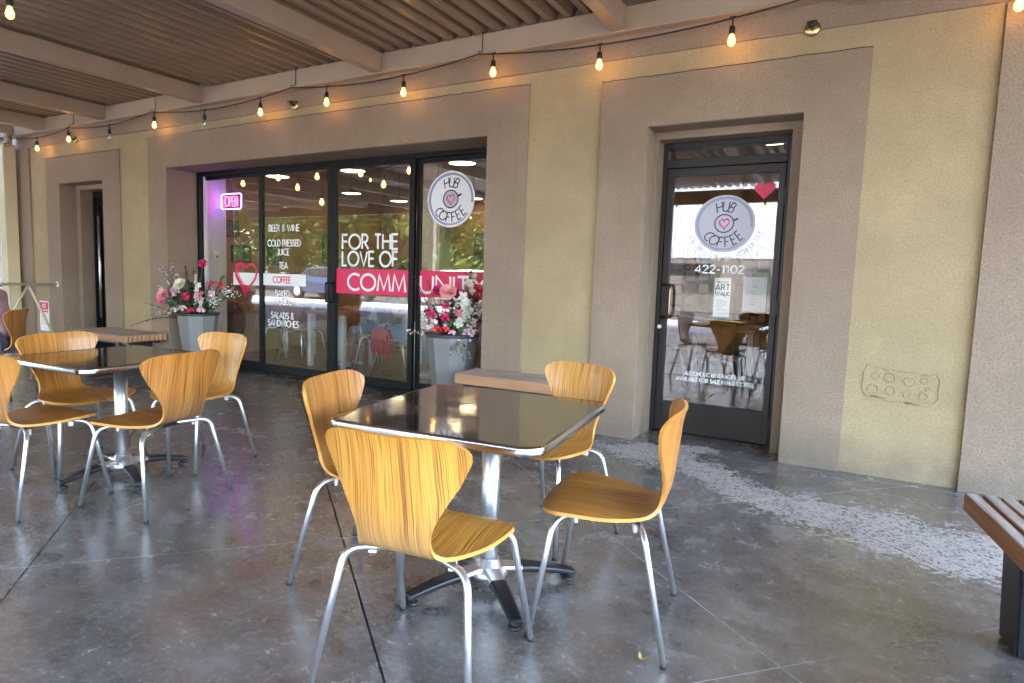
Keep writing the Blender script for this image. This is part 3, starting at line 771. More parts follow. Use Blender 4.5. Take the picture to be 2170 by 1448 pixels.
# ---------------------------------------------------------------- canopy
can = thing('porch_canopy', 'tan steel canopy with ribbed brown metal deck over the tables', 'canopy', (0, 0, 3.16)); Z0 = 3.16
def Cb(name, x0, x1, y0, y1, z0, z1, mt, bevel=.004): return MB().box(x0, x1, y0, y1, z0-Z0, z1-Z0).build(name, mt, can, bevel)
m_ = MB(); m_.box(-11.05, 4.4, 5.079, 5.147, 3.16-Z0, 3.35-Z0); m_.box(-11.05, 4.4, 5.055, 5.079, 3.16-Z0, 3.176-Z0)
m_.build('wall_beam', M['beam'], can, .003)
BX = [-10.056, -8.537, -6.588, -3.997, -1.655, .75, 3.2]
for x in BX:
    m_ = MB(); m_.box(x-.10, x, -4.72, 5.078, 3.178-Z0, 3.352-Z0)
    m_.build('cross_beam', M['beam'], can, .004)
# light bottom flanges
Cb('edge_beam', -11.05, 4.4, -4.86, -4.721, 3.0, 3.30, M['beam'])
Cb('end_beam', -11.05, -10.93, -4.72, 5.05, 3.05, 3.352, M['beam'])
# ribbed deck, one sheet for every bay
edges = [-10.93] + BX + [4.4]
for a, b in zip(edges[:-1], edges[1:]):
    pts = []; p = .1607; k0 = math.ceil((a-(-3.95))/p); x = -3.95 + k0*p
    prof = [(a, 3.43)]
    while x + .10 < b:
        if x > a + .005: prof += [(x, 3.43), (x+.030, 3.356), (x+.082, 3.356), (x+.112, 3.43)]
        x += p
    prof.append((b, 3.43))
    vs = [(u, -4.80, v-Z0) for u, v in prof] + [(u, 5.148, v-Z0) for u, v in prof] + [(u, -4.80, v-Z0+.004) for u, v in prof] + [(u, 5.148, v-Z0+.004) for u, v in prof]
    n = len(prof); fs = []
    for i in range(n-1): fs += [(i, i+1, n+i+1, n+i), (2*n+i, 3*n+i, 3*n+i+1, 2*n+i+1)]
    for i in range(n-1): fs += [(i, 2*n+i, 2*n+i+1, i+1), (n+i, n+i+1, 3*n+i+1, 3*n+i)]
    MB().add(vs, fs).build('deck_sheet', M['deck'], can)
# the canopy goes on along the street to the left
for x in (-16.8, -14.9, -13.0): Cb('cross_beam', x-.1, x, -4.72, 3.9, 3.178, 3.352, M['beam'])
Cb('edge_beam', -18.5, -11.052, -4.86, -4.721, 3.0, 3.30, M['beam'])
m_ = MB(); prof = []; x = -18.5
while x < -11.1: prof += [(x, 3.43), (x+.030, 3.356), (x+.082, 3.356), (x+.112, 3.43)]; x += .1607
n = len(prof); m_.add([(u, -4.80, v-Z0) for u, v in prof]+[(u, 3.9, v-Z0) for u, v in prof], [(i, i+1, n+i+1, n+i) for i in range(n-1)]); m_.build('deck_sheet', M['deck'], can)
# columns along the outer edge
for x in (-9.0, -4.1, .9): pass
for x, lab in ((-10.6, 'cream canopy column at the far left of the street edge'), (-5.4, 'cream canopy column second from the left on the street edge'), (-.4, 'cream canopy column third from the left on the street edge'), (4.2, 'cream canopy column at the right end of the street edge')):
    t = thing('canopy_column', lab, 'column', (x, -4.6, 0), group='columns along the street edge of the canopy')
    MB().box(-.08, .08, -.08, .08, .02, 3.17).build('shaft', M['cream'], t, .01)
    MB().box(-.14, .14, -.14, .14, 0, .02).build('base_plate', M['cream'], t)

# cream end post, railing, sign
t = thing('corner_post', 'tall cream post at the left end of the wall', 'post', (-11.02, 5.0, 0))
MB().box(-.09, .09, -.09, .09, .0, 3.04).build('shaft', M['cream'], t, .008)
t = thing('railing', 'khaki steel railing with diagonal braces closing the porch', 'railing', (-10.0, 5.169, 0))
m_ = MB(); m_.tube([(0, -.03, .99), (0, -3.4, .99)], .02, 10); m_.build('top_rail', M['railpaint'], t)
MB().box(-.035, .035, -.032, -.022+.0, .955, 1.025).build('wall_cap', M['whiteplastic'], t, .006)
for i, (ya, za, yb, zb_) in enumerate(((-.42, .975, -.05, .12), (-.42, .975, -.95, .05), (-1.7, .975, -.95, .05), (-1.7, .975, -2.5, .05))):
    MB().tube([(0, ya, za), (0, yb, zb_)], .018, 8).build('brace', M['railpaint'], t)
t = thing('warning_sign', 'small white and red no trespassing sign on the wall', 'sign', (-10.43, FY-.003, .5))
MB().prism([(x_*.13, z_*.225) for x_, z_ in ((-1, -.93), (-.9, -1), (.9, -1), (1, -.93), (1, .93), (.9, 1), (-.9, 1), (-1, .93))], -.006, 0, 'y').build('plate', M['white'], t)
m_ = MB(); m_.box(-.115, .115, -.0075, -.0062, .10, .205); m_.box(-.115, .115, -.0075, -.0062, .055, .075); m_.build('red_field', M['pink'], t)
m_ = MB(); put_text(m_, 'NO', 0, .125, .055, .013, -.0085, 'c'); m_.build('lettering', M['white'], t)
m_ = MB(); put_text(m_, 'TRESPASSING', 0, .08, .016, .004, -.0085, 'c', fit=.2)
for k in range(5): ribbon(m_, [(-.09, .02-.035*k), (.07, .02-.035*k)], .006, -.0085)
m_.build('lettering', M['pink'], t)

# ---------------------------------------------------------------- string lights
def sag(p, q, s, n=10):
    p, q = Vector(p), Vector(q); return [p.lerp(q, i/n) - Vector((0, 0, s*4*(i/n)*(1-i/n))) for i in range(n+1)]
def light_string(name_label, anchors, bulbs, y, group=None, ties=True):
    """anchors: [(x,y,z)], bulbs: [(x, lit)] hanging from the cable"""
    t = thing('string_light', name_label, 'string light', anchors[0], group=group); o = Vector(anchors[0])
    path = []
    for a, b in zip(anchors[:-1], anchors[1:]):
        seg = sag(a, b, .035*(Vector(b)-Vector(a)).length, 14); path += seg if not path else seg[1:]
    MB().tube([p-o for p in path], .006, 6).build('cable', M['cable'], t)
    if ties:
        for a in anchors:
            m_ = MB(); a = Vector(a); m_.tube([a-o, a-o+Vector((0, -.004, .02)), Vector((a.x, 5.062, 3.19))-o, Vector((a.x, 5.066, 3.365))-o], .004, 5)
            m_.build('tie', M['cable'], t)
    for bx, lit in bulbs:
        best = min(path, key=lambda p: abs(p.x-bx)); 
        for p, q in zip(path[:-1], path[1:]):
            if (p.x-bx)*(q.x-bx) <= 0 and abs(q.x-p.x) > 1e-6: best = p.lerp(q, (bx-p.x)/(q.x-p.x)); break
        c = best - o
        m_ = MB(); m_.tube([c, c+Vector((.002, 0, -.05))], .006, 6); m_.tube([c+Vector((-.02, 0, .004)), c+Vector((.02, 0, .004))], .009, 6)
        m_.lathe([(.008, 0), (.019, -.006), (.021, -.05), (.018, -.058)], tuple(c+Vector((0, 0, -.05))), 12)
        s = m_.build('socket', M['cable'], t); s['label'] = 'lamp holder with a glowing bulb' if lit else 'lamp holder with a dark bulb'
        base = tuple(c+Vector((0, 0, -.105)))
        prof = [(.012, .0), (.015, -.012), (.024, -.035), (.027, -.052), (.022, -.07), (.010, -.08), (.002, -.082)]
        MB().lathe(prof, base, 12).build('bulb', M['bulbglass'] if lit else M['deadbulb'], s)
        if lit:
            MB().lathe([(.003, -.018), (.0085, -.03), (.0095, -.052), (.003, -.064)], base, 8).build('filament', M['bulbcore'], s)
CY = 5.0
light_string('black string of bulbs sagging along the wall beam', [(-10.93, 5.03, 3.13), (-9.284, CY, 3.128), (-7.469, CY, 3.147), (-5.106, CY, 3.150), (-2.896, CY, 3.158), (-.446, CY, 3.15), (2.0, CY, 3.14), (4.3, CY, 3.14)],
    [(-10.16, 1), (-9.30, 1), (-8.34, 0), (-7.40, 1), (-6.47, 0), (-5.56, 1), (-4.62, 1), (-3.68, 1), (-2.75, 1), (-1.82, 1), (-.87, 1), (.675, 1), (1.6, 1), (2.5, 1), (3.4, 1)], CY)
light_string('string of bulbs across the porch, its bulb at the top left corner', [(-9.9, 1.7, 3.12), (-6.6, 2.08, 3.14), (-4.0, 2.33, 3.14), (-1.66, 2.3, 3.15), (.7, 2.6, 3.15)],
    [(-8.6, 1), (-7.5, 1), (-6.4, 1), (-5.75, 1), (-4.83, 1), (.4, 1)], 1.9, ties=False)
light_string('string of bulbs under the street edge of the canopy', [(-10.8, -4.5, 3.0), (-8.5, -4.5, 3.05), (-6.0, -4.5, 3.05), (-3.9, -4.5, 3.05), (-1.6, -4.5, 3.05), (1, -4.5, 3.05), (4.1, -4.5, 3.05)],
    [(-10.2+.93*k, 1) for k in range(15)], -4.5, ties=False)
# connector plug on the wall string
t = thing('cable_connector', 'black oval plug joining the string at the top right', 'connector', (-.108, 5.0, 3.115))
m_ = MB(); m_.tube([(-.07, 0, .003), (-.05, 0, 0), (-.02, 0, -.003), (.02, 0, -.003), (.05, 0, 0), (.07, 0, .003)], [.007, .016, .021, .021, .016, .007], 10); m_.build('housing', M['blackplastic'], t)
MB().box(-.03, .0, -.0225, -.019, -.008, .01).build('sticker', M['whiteplastic'], t)
# sprinkler heads
for x, z, lab in ((-9.416, 3.006, 'brass wall sprinkler head above the left doorway'), (-5.202, 3.019, 'brass wall sprinkler head above the wide window'), (-.385, 3.001, 'brass wall sprinkler head above the right door')):
    t = thing('sprinkler_head', lab, 'sprinkler', (x, FY-.02, z), group='brass sprinkler heads on the upper wall')
    m_ = MB(); m_.tube([(0, 0, 0), (0, -.006, 0), (0, -.012, 0)], [.05, .046, .02], 20); m_.build('escutcheon', M['brass'], t)
    m_ = MB(); m_.tube([(0, -.01, 0), (0, -.05, 0)], .009, 8); m_.tube([(-.014, -.03, 0), (-.02, -.055, .01), (0, -.075, .02)], .004, 6); m_.tube([(.014, -.03, 0), (.02, -.055, .01), (0, -.075, .02)], .004, 6)
    m_.build('body', M['blackplastic'], t)
    MB().box(-.03, .03, -.085, -.045, .022, .026).build('deflector', M['blackplastic'], t)
# security camera in the canopy corner
t = thing('security_camera', 'small white security camera in the canopy corner at left', 'camera', (-10.75, 4.86, 3.15))
m_ = MB(); m_.tube([(0, 0, 0), (0, 0, -.03)], [.05, .055], 16); m_.build('mount', M['whiteplastic'], t)
m_ = MB(); m_.lathe([(.002, .06), (.035, .05), (.06, .0), (.05, -.035), (.03, -.052), (.002, -.06)], (0, 0, -.07), 16); hs = m_.build('housing', M['whiteplastic'], t)
m_ = MB(); m_.tube([(.030, -.045, -.085), (.040, -.062, -.09)], .028, 14); m_.build('lens', M['blackplastic'], t)
m_ = MB(); m_.tube(smooth_path([(0, 0, -.01), (.10, .05, -.06), (.02, .1, -.14), (-.12, .05, -.18), (-.18, .12, -.05)], .06), .005, 6); m_.build('cord', M['cable'], t)
#@@OBJECTS
# ================================================================ CHAIRS
def shell_mesh():
    prof = [(.0, .232, .432, .222), (.06, .205, .447, .232), (.14, .15, .455, .236), (.24, .07, .454, .230), (.34, -.01, .449, .212), (.42, -.075, .446, .182),
            (.49, -.13, .447, .150), (.545, -.168, .458, .128), (.59, -.193, .480, .116), (.64, -.208, .515, .113), (.69, -.219, .560, .124), (.75, -.226, .618, .152),
            (.81, -.232, .675, .184), (.87, -.237, .727, .210), (.93, -.242, .775, .226), (1.0, -.256, .825, .229)]
    def P(v):
        v = max(0, min(1, v)); i = 0
        while i < len(prof)-2 and prof[i+1][0] < v: i += 1
        def cr(k):
            p0 = prof[max(i-1, 0)][k]; p1 = prof[i][k]; p2 = prof[i+1][k]; p3 = prof[min(i+2, len(prof)-1)][k]
            t = (v-prof[i][0])/(prof[i+1][0]-prof[i][0])
            return .5*((2*p1)+(-p0+p2)*t+(2*p0-5*p1+4*p2-p3)*t*t+(-p0+3*p1-3*p2+p3)*t**3)
        return cr(1), cr(2), cr(3)
    NU, NV = 22, 40
    def S(u, v):
        s0 = .17*(1-max(0, 1-abs(u)**2.6)**.5)
        s1 = 1 - .085*(1-max(0, 1-abs(u)**3.0)**.45) - .012*math.cos(u*PI*.62)**2
        w = s0 + (s1-s0)*v
        y, z, h = P(w)
        back = max(0, min(1, (w-.52)/.3)); seat = 1-back
        x = u*h
        y += back*.052*(u*u)*(h/.22)
        z += seat*(-.010*u*u + .010*(abs(u)**3)) 
        return Vector((x, y, z)), w
    vs = []; ws = []; uvs = []
    ys = 0; L = [0]
    for i in range(1, 101):
        a = Vector(P(i/100)[:2]); b = Vector(P((i-1)/100)[:2]); L.append(L[-1]+(a-b).length)
    for j in range(NV+1):
        for i in range(NU+1):
            u = math.sin((i/NU*2-1)*PI/2*.985)/math.sin(PI/2*.985); p, w = S(u, j/NV); vs.append(p); ws.append(w); uvs.append((p.x, L[int(w*100)] + (w*100-int(w*100))*(L[min(100, int(w*100)+1)]-L[int(w*100)])))
    W1 = NU+1
    nr = []
    for j in range(NV+1):
        for i in range(W1):
            a = vs[j*W1+min(i+1, NU)]-vs[j*W1+max(i-1, 0)]; b = vs[min(j+1, NV)*W1+i]-vs[max(j-1, 0)*W1+i]
            nr.append(a.cross(b).normalized())
    th = .0125; N = len(vs)
    allv = [v + n*th/2 for v, n in zip(vs, nr)] + [v - n*th/2 for v, n in zip(vs, nr)]
    f = []; sm = []; mi = []
    for j in range(NV):
        for i in range(NU):
            a, b, c, d = j*W1+i, j*W1+i+1, (j+1)*W1+i+1, (j+1)*W1+i
            f.append((a, b, c, d)); sm.append(True); mi.append(0); f.append((a+N, d+N, c+N, b+N)); sm.append(True); mi.append(0)
    rim = [i for i in range(W1)] + [j*W1+NU for j in range(1, NV+1)] + [NV*W1+i for i in range(NU-1, -1, -1)] + [j*W1 for j in range(NV-1, 0, -1)]
    # separate rim vertices keep the edge crisp
    R0 = len(allv); allv += [allv[k] for k in rim] + [allv[k+N] for k in rim]; m = len(rim)
    for k in range(m):
        k2 = (k+1) % m; f.append((R0+k, R0+m+k, R0+m+k2, R0+k2)); sm.append(True); mi.append(1)
    me = bpy.data.meshes.new('shell'); me.from_pydata([tuple(v) for v in allv], [], f)
    me.polygons.foreach_set('use_smooth', sm); me.polygons.foreach_set('material_index', mi)
    uvl = me.uv_layers.new(name='UVMap'); full = uvs+uvs+[uvs[k] for k in rim]*2
    for lp in me.loops: uvl.data[lp.index].uv = full[lp.vertex_index]
    at = me.attributes.new('wear', 'FLOAT', 'POINT')
    wl = []
    for k, v in enumerate(allv):
        if k < N: w = ws[k]; wl.append(max(.0, min(1., 1.0 - (w-.44)*3.2)) if w > .0 else .0)
        else: wl.append(0.)
    at.data.foreach_set('value', wl)
    me.materials.append(M['veneer']); me.materials.append(M['edgewood']); me.update(); return me
M['edgewood'] = simple('plywood_edge', (.60, .27, .05), .42, var=.12, vs=20)
SHELL = shell_mesh()
def leg_mesh(sx, sy):
    foot = (sx*.248, .232 if sy > 0 else -.240, .006)
    knee = (sx*.195, .165 if sy > 0 else -.150, .418)
    m_ = MB(); m_.tube(smooth_path([(sx*.03, sy*.075-.01, .424), knee, foot], .055, 6), .0108, 10); return m_.mesh('leg')
LEGS = [leg_mesh(sx, sy) for sx in (-1, 1) for sy in (-1, 1)]
CAP = MB().lathe([(.0105, 0), (.0115, .002), (.0115, .012), (.0109, .013)], (0, 0, 0), 10).mesh('foot_cap')
PLATE = MB().box(-.055, .055, -.10, .08, .408, .436).mesh('plate', .004)
CLIP = MB().box(-.012, .012, -.006, .006, -.028, .0).mesh('clip', .002)
for me, mt in [(x, 'chrome') for x in LEGS]+[(CAP, 'blackplastic'), (PLATE, 'blackplastic'), (CLIP, 'whiteplastic')]: me.materials.append(M[mt])
def make_chair():
    t = thing('plywood_chair', '', 'chair')
    link('shell', SHELL, None, t)
    for k, (sx, sy) in enumerate([(sx, sy) for sx in (-1, 1) for sy in (-1, 1)]):
        l_ = link('leg', LEGS[k], None, t); link('foot_cap', CAP, None, l_, (sx*.248, .232 if sy > 0 else -.240, 0))
    link('mounting_plate', PLATE, None, t)
    for (x, y) in ((.13, .10), (-.13, .10), (.13, -.11), (-.13, -.11)): link('bumper_clip', CLIP, None, t, (x, y, .422), .4)
    return t
proto = make_chair(); kids_of(proto); used = [False]
def place_chair(x, y, face, label, col=(1, 1, 1), sx=1., sy=1., group='bent plywood chairs at the porch tables', sz=1.03):
    o = proto if not used[0] else copy_tree(proto); used[0] = True
    o.location = (x, y, 0); o.rotation_euler = (0, 0, R(face-90)); o.scale = (sx, sy, sz)
    o['label'] = label; o['group'] = group
    for c in KIDS[o.name]:
        if c.name.startswith('shell'): c.color = (*col, 1)
    return o
front = place_chair(-1.143, 1.743, 97, 'yellow-orange plywood chair nearest the viewer, its back turned to us', (1.28, 1.35, 1.1), 1.09, 1.2)
place_chair(-.745, 2.378, 189.4, 'plywood chair seen side-on at the right end of the near table', (1.0, .98, .9), 1.10, 1)
place_chair(-1.265, 3.02, -106.6, 'pale plywood chair on the far side of the near table, before the plank bench', (1.3, 1.45, 1.6), 1, 1.05)
place_chair(-1.72, 2.195, 11.4, 'brown-striped plywood chair at the left end of the near table', (.85, .82, .85), 1.12, 1.1)
place_chair(-3.285, 2.194, 187.4, 'orange plywood chair with its back to us at the right of the left table', (.95, .88, .8), 1.2, 1.05)
place_chair(-3.79, 1.81, 96, 'plywood chair cut by the left edge of the picture, only its seat and legs showing', (1.0, .95, .9), 1, 1.1)
place_chair(-4.25, 2.30, 4, 'plywood chair facing us across the left table, half hidden behind its top', (1.0, .98, .95), 1.2, 1.05)
place_chair(-3.715, 2.79, -85, 'pale plywood chair beyond the left table, in front of the grey planter', (1.35, 1.5, 1.6), 1, 1.1)
place_chair(-7.12, 3.06, 222, 'plywood chair with a sitter behind, at the far left edge', (.75, .65, .6), 1.1, 1)

# ---------------------------------------------------------------- tables
def rrect(w, d, r, n=6):
    o = []
    for cx, cy, a in ((w/2-r, d/2-r, 0), (-w/2+r, d/2-r, 90), (-w/2+r, -d/2+r, 180), (w/2-r, -d/2+r, 270)):
        o += [(cx+r*math.cos(R(a+90*k/n)), cy+r*math.sin(R(a+90*k/n))) for k in range(n+1)]
    return o
def make_table(w, d, feet_rot, label, x, y, rz, h=.74, group='square pedestal tables on the porch', col_off=(0, 0)):
    t = thing('cafe_table', label, 'table', (x, y, 0), R(rz), group)
    MB().prism(rrect(w-.006, d-.006, .075), h-.024, h, 'z').build('tabletop', M['laminate'], t)
    ou = rrect(w, d, .078); n = len(ou); m_ = MB()
    prof = [(-.004, h-.034), (.004, h-.033), (.0075, h-.026), (.0075, h-.008), (.004, h-.001), (-.004, h+.0012)]
    vs = []
    cnt = len(prof)
    for i, (px, py) in enumerate(ou):
        a = Vector(ou[i-1]); b = Vector(ou[(i+1) % n]); tn = (b-a).normalized(); nn = Vector((tn.y, -tn.x))
        for (q, z) in prof: vs.append((px+nn.x*q, py+nn.y*q, z))
    fs = [(i*cnt+k, ((i+1) % n)*cnt+k, ((i+1) % n)*cnt+k+1, i*cnt+k+1) for i in range(n) for k in range(cnt-1)]
    m_.add(vs, fs, 0, True); m_.build('edge_band', M['edgealu'], t)
    cx, cy = col_off
    MB().lathe([(.0385, .085), (.0385, h-.05)], (cx, cy, 0), 28).build('column', M['alu'], t)
    MB().box(cx-.17, cx+.17, cy-.17, cy+.17, h-.05, h-.0245).build('top_plate', M['blackplastic'], t, .006)
    m_ = MB(); m_.lathe([(.075, .045), (.085, .055), (.075, .075), (.052, .092), (.045, .12), (.042, .122)], (cx, cy, 0), 28)
    hub = m_.build('hub', M['alu'], t)
    for k, a in enumerate(feet_rot):
        a = R(a-rz); c_, s_ = math.cos(a), math.sin(a)
        def bar(r0, r1, w0, w1, z0, z1, th0, th1, n=6):
            vs = []; N = n
            for i in range(N+1):
                f = i/N; rr = r0+(r1-r0)*f; ww = w0+(w1-w0)*f; zz = z0+(z1-z0)*f**1.5; tt = th0+(th1-th0)*f
                for (sw, sz_) in ((-1, 0), (-.8, 1), (.8, 1), (1, 0), (.7, -1), (-.7, -1)):
                    lx, ly = rr, sw*ww; z = zz + (sz_*tt/2)
                    vs.append((cx+lx*c_-ly*s_, cy+lx*s_+ly*c_, z))
            fs = [(i*6+k_, i*6+(k_+1) % 6, (i+1)*6+(k_+1) % 6, (i+1)*6+k_) for i in range(N) for k_ in range(6)]
            fs += [tuple(range(6))[::-1], tuple(N*6+k_ for k_ in range(6))]
            return MB().add(vs, fs)
        L_ = .385
        spoke = bar(.05, .16, .042, .034, .078, .068, .026, .026).build('leg', M['alu'], t, .003)
        bar(.14, L_, .040, .026, .070, .032, .036, .028).build('black_sleeve', M['blackplastic'], spoke, .006)
        fx, fy = cx+(L_-.03)*c_, cy+(L_-.03)*s_
        MB().lathe([(.022, 0), (.024, .006), (.020, .012), (.008, .014), (.008, .024)], (fx, fy, 0), 14).build('glide', M['blackplastic'], spoke)
    return t
M['edgealu'] = simple('ribbed_aluminium_edge', (.74, .74, .75), .20, 1.0, var=.1, vs=40)
make_table(.865, .935, (-118, -45, 42, 137), 'dark gloss table with aluminium edge nearest the viewer', -1.318, 2.345, 4.8, col_off=(.075, -.01))
make_table(.82, .865, (-93, -18, 72, 170), 'dark gloss table with aluminium edge on the left side', -3.92, 2.335, 2, col_off=(.065, .0))

# ---------------------------------------------------------------- benches
def bench(label, x0, y0, L, D_, n, rz, axis, h=.45, th=.078, gap=.010, mat='plank', legs=((.2,), (.8,)), group=None, leg_in=.06, lw=.10):
    """x0,y0: near left corner; slats run along L"""
    t = thing('slat_bench', label, 'bench', (x0, y0, 0), R(rz), group)
    p = D_/n; rnd = random.Random(int(abs(x0)*100))
    for k in range(n):
        a = k*p + gap/2; b = (k+1)*p - gap/2; e0 = rnd.uniform(-.004, .004); e1 = rnd.uniform(-.004, .004); dz = rnd.uniform(-.0015, .0015)
        m_ = MB()
        if axis == 'x': m_.box(e0, L+e1, a, b, h-th+dz, h+dz)
        else: m_.box(a, b, -L+e0, 0+e1, h-th+dz, h+dz)
        m_.build('slat', M[mat], t, .004)
    for q in legs:
        m_ = MB(); c = q[0]*L
        if axis == 'x':
            m_.prism([(leg_in+.05, 0), (D_-leg_in-.05, 0), (D_-leg_in, h-th-.03), (D_-leg_in, h-th-.002), (leg_in, h-th-.002), (leg_in, h-th-.03)], c-lw/2, c+lw/2, 'x')
        else:
            m_.prism([(leg_in+.015, 0), (D_-leg_in-.015, 0), (D_-leg_in, h-th-.03), (D_-leg_in, h-th-.002), (leg_in, h-th-.002), (leg_in, h-th-.03)], -c-lw/2, -c+lw/2, 'y')
        m_.build('leg', M['blackplastic'], t, .008, 2)
    m_ = MB()
    if axis == 'x': m_.box(.04, L-.04, .08, .12, h-th-.035, h-th-.003); m_.box(.04, L-.04, D_-.12, D_-.08, h-th-.035, h-th-.003)
    m_.f and m_.build('rail', M['blackplastic'], t)
    return t
bench('weathered slatted bench under the left doorway wall', -8.67, 4.56, 1.28, .56, 10, -1.0, 'x', group='weathered slatted benches')
bench('weathered plank bench between the right planter and the glass door', -2.875, 4.70, 1.12, .40, 7, 1.5, 'x', th=.085, group='weathered slatted benches')
bench('weathered slatted bench cut off by the right edge of the picture', .437, 3.36, 1.75, .60, 10, 8.0, 'y', h=.45, th=.075, gap=.013, mat='planky', legs=((.22,), (.8,)), group='weathered slatted benches', leg_in=.055, lw=.17)

# ---------------------------------------------------------------- planters and flowers
CR = Vector((.853, .5215, 0)); CU = Vector((0, 0, 1)); CF = Vector((.5215, -.853, 0))   # right, up, towards the street
def planter(x, y, label, h=.70, rt_=.255, rb=.165):
    t = thing('planter', label, 'planter', (x, y, 0), group='tapered grey planters beside the wide window')
    m_ = MB(); n = 9; a0 = .3
    ring = lambda r_, z: [(r_*math.cos(2*PI*k/n+a0), r_*math.sin(2*PI*k/n+a0), z) for k in range(n)]
    vs = ring(rb, 0) + ring(rt_, h) + ring(rt_-.025, h) + ring(rt_-.05, h-.12)
    fs = [(j*n+k, j*n+(k+1) % n, (j+1)*n+(k+1) % n, (j+1)*n+k) for j in range(3) for k in range(n)] + [tuple(range(n))[::-1], tuple(3*n+k for k in range(n))]
    m_.add(vs, fs).build('pot', M['planter'], t, .004)
    m_ = MB(); m_.lathe([(rt_-.02, 0), (rt_+.012, .002), (rt_+.014, .028), (rt_-.004, .032), (rt_-.03, .03)], (0, 0, h-.012), 28); m_.build('rim', M['planterrim'], t)
    MB().lathe([(rt_-.045, 0), (.002, .006)], (0, 0, h-.07), 18).build('moss', simple('dry_moss', (.06, .07, .03), .95, bump=1., bs=60), t)
    return t
P1 = Vector((-7.10, 5.34, .70)); P2 = Vector((-3.325, 5.375, .70))
planter(P1.x, P1.y, 'tapered grey planter at the left end of the wide window')
planter(P2.x, P2.y, 'tapered grey planter at the right end of the wide window')
PC = {}
def petal_mat(name, c, c2=None):
    if name not in PC: PC[name] = leaf_mat('petal_'+name, c, c2 or tuple(min(1, x*1.35) for x in c))
    return PC[name]
def frame_(d):
    d = Vector(d).normalized(); a = d.cross(Vector((0, 0, 1)));  a = a.normalized() if a.length > .05 else Vector((1, 0, 0)); return a, d.cross(a), d
def petal(m_, base, dirv, upv, L, Wd, curl=.3, mi=0):
    """one cupped petal of 4 quads"""
    dirv = Vector(dirv).normalized(); upv = Vector(upv).normalized(); sd = dirv.cross(upv).normalized()
    rows = []
    for t, w in ((0, .25), (.4, .95), (.8, .85), (1., .25)):
        c = Vector(base) + dirv*L*t + upv*(L*curl*t*t)
        rows.append((c - sd*Wd*w/2 + upv*Wd*.12*w, c, c + sd*Wd*w/2 + upv*Wd*.12*w))
    vs = [p for r_ in rows for p in r_]
    m_.add(vs, [(i*3+j, i*3+j+1, i*3+j+4, i*3+j+3) for i in range(3) for j in range(2)], mi, True)
def bloom(m_, c, d, r, rings=((7, 1., .15), (7, .8, .5), (5, .55, 1.1)), rnd=random, mi=0):
    a, b, d = frame_(d)
    for (n, k, lift) in rings:
        o = rnd.random()*6
        for i in range(n):
            q = 2*PI*i/n+o + rnd.uniform(-.1, .1)
            dv = a*math.cos(q)+b*math.sin(q)+d*lift
            petal(m_, Vector(c), dv, d, r*k*rnd.uniform(.85, 1.1), r*.75*k, .25, mi)
def leafm(m_, p, d, L, Wd, droop=.3, mi=0):
    d = Vector(d).normalized(); s = d.cross(Vector((0, 0, 1))); s = s.normalized() if s.length > .05 else Vector((1, 0, 0)); u = s.cross(d)
    pts = []
    for t, w in ((0, .1), (.35, 1.), (.7, .75), (1., .05)):
        c = Vector(p)+d*L*t - Vector((0, 0, droop*L*t*t))
        pts += [c-s*Wd*w/2+u*Wd*w*.15, c, c+s*Wd*w/2+u*Wd*w*.15]
    m_.add(pts, [(i*3+j, i*3+j+1, i*3+j+4, i*3+j+3) for i in range(3) for j in range(2)], mi, True)
STEM = simple('flower_stem', (.10, .13, .045), .7); TWIG = simple('dark_twig', (.05, .03, .02), .8)
GRN = leaf_mat('silk_leaf', (.03, .075, .03), (.09, .17, .07)); EUC = leaf_mat('eucalyptus_leaf', (.018, .038, .03), (.05, .085, .06)); PALE = leaf_mat('variegated_leaf', (.16, .25, .10), (.38, .44, .26))
def stem_path(P, tip, n=6, bow=.05):
    P = Vector(P)+Vector((0, 0, -.06)); tip = Vector(tip); mid = (P+tip)/2 + Vector((0, 0, bow))
    return [P*(1-t)**2+mid*2*t*(1-t)+tip*t*t for t in [i/n for i in range(n+1)]]
def tipof(P, dx, dz, df=0.): return P + CR*dx + CU*dz + CF*df
def sub(o, m_): 
    return m_
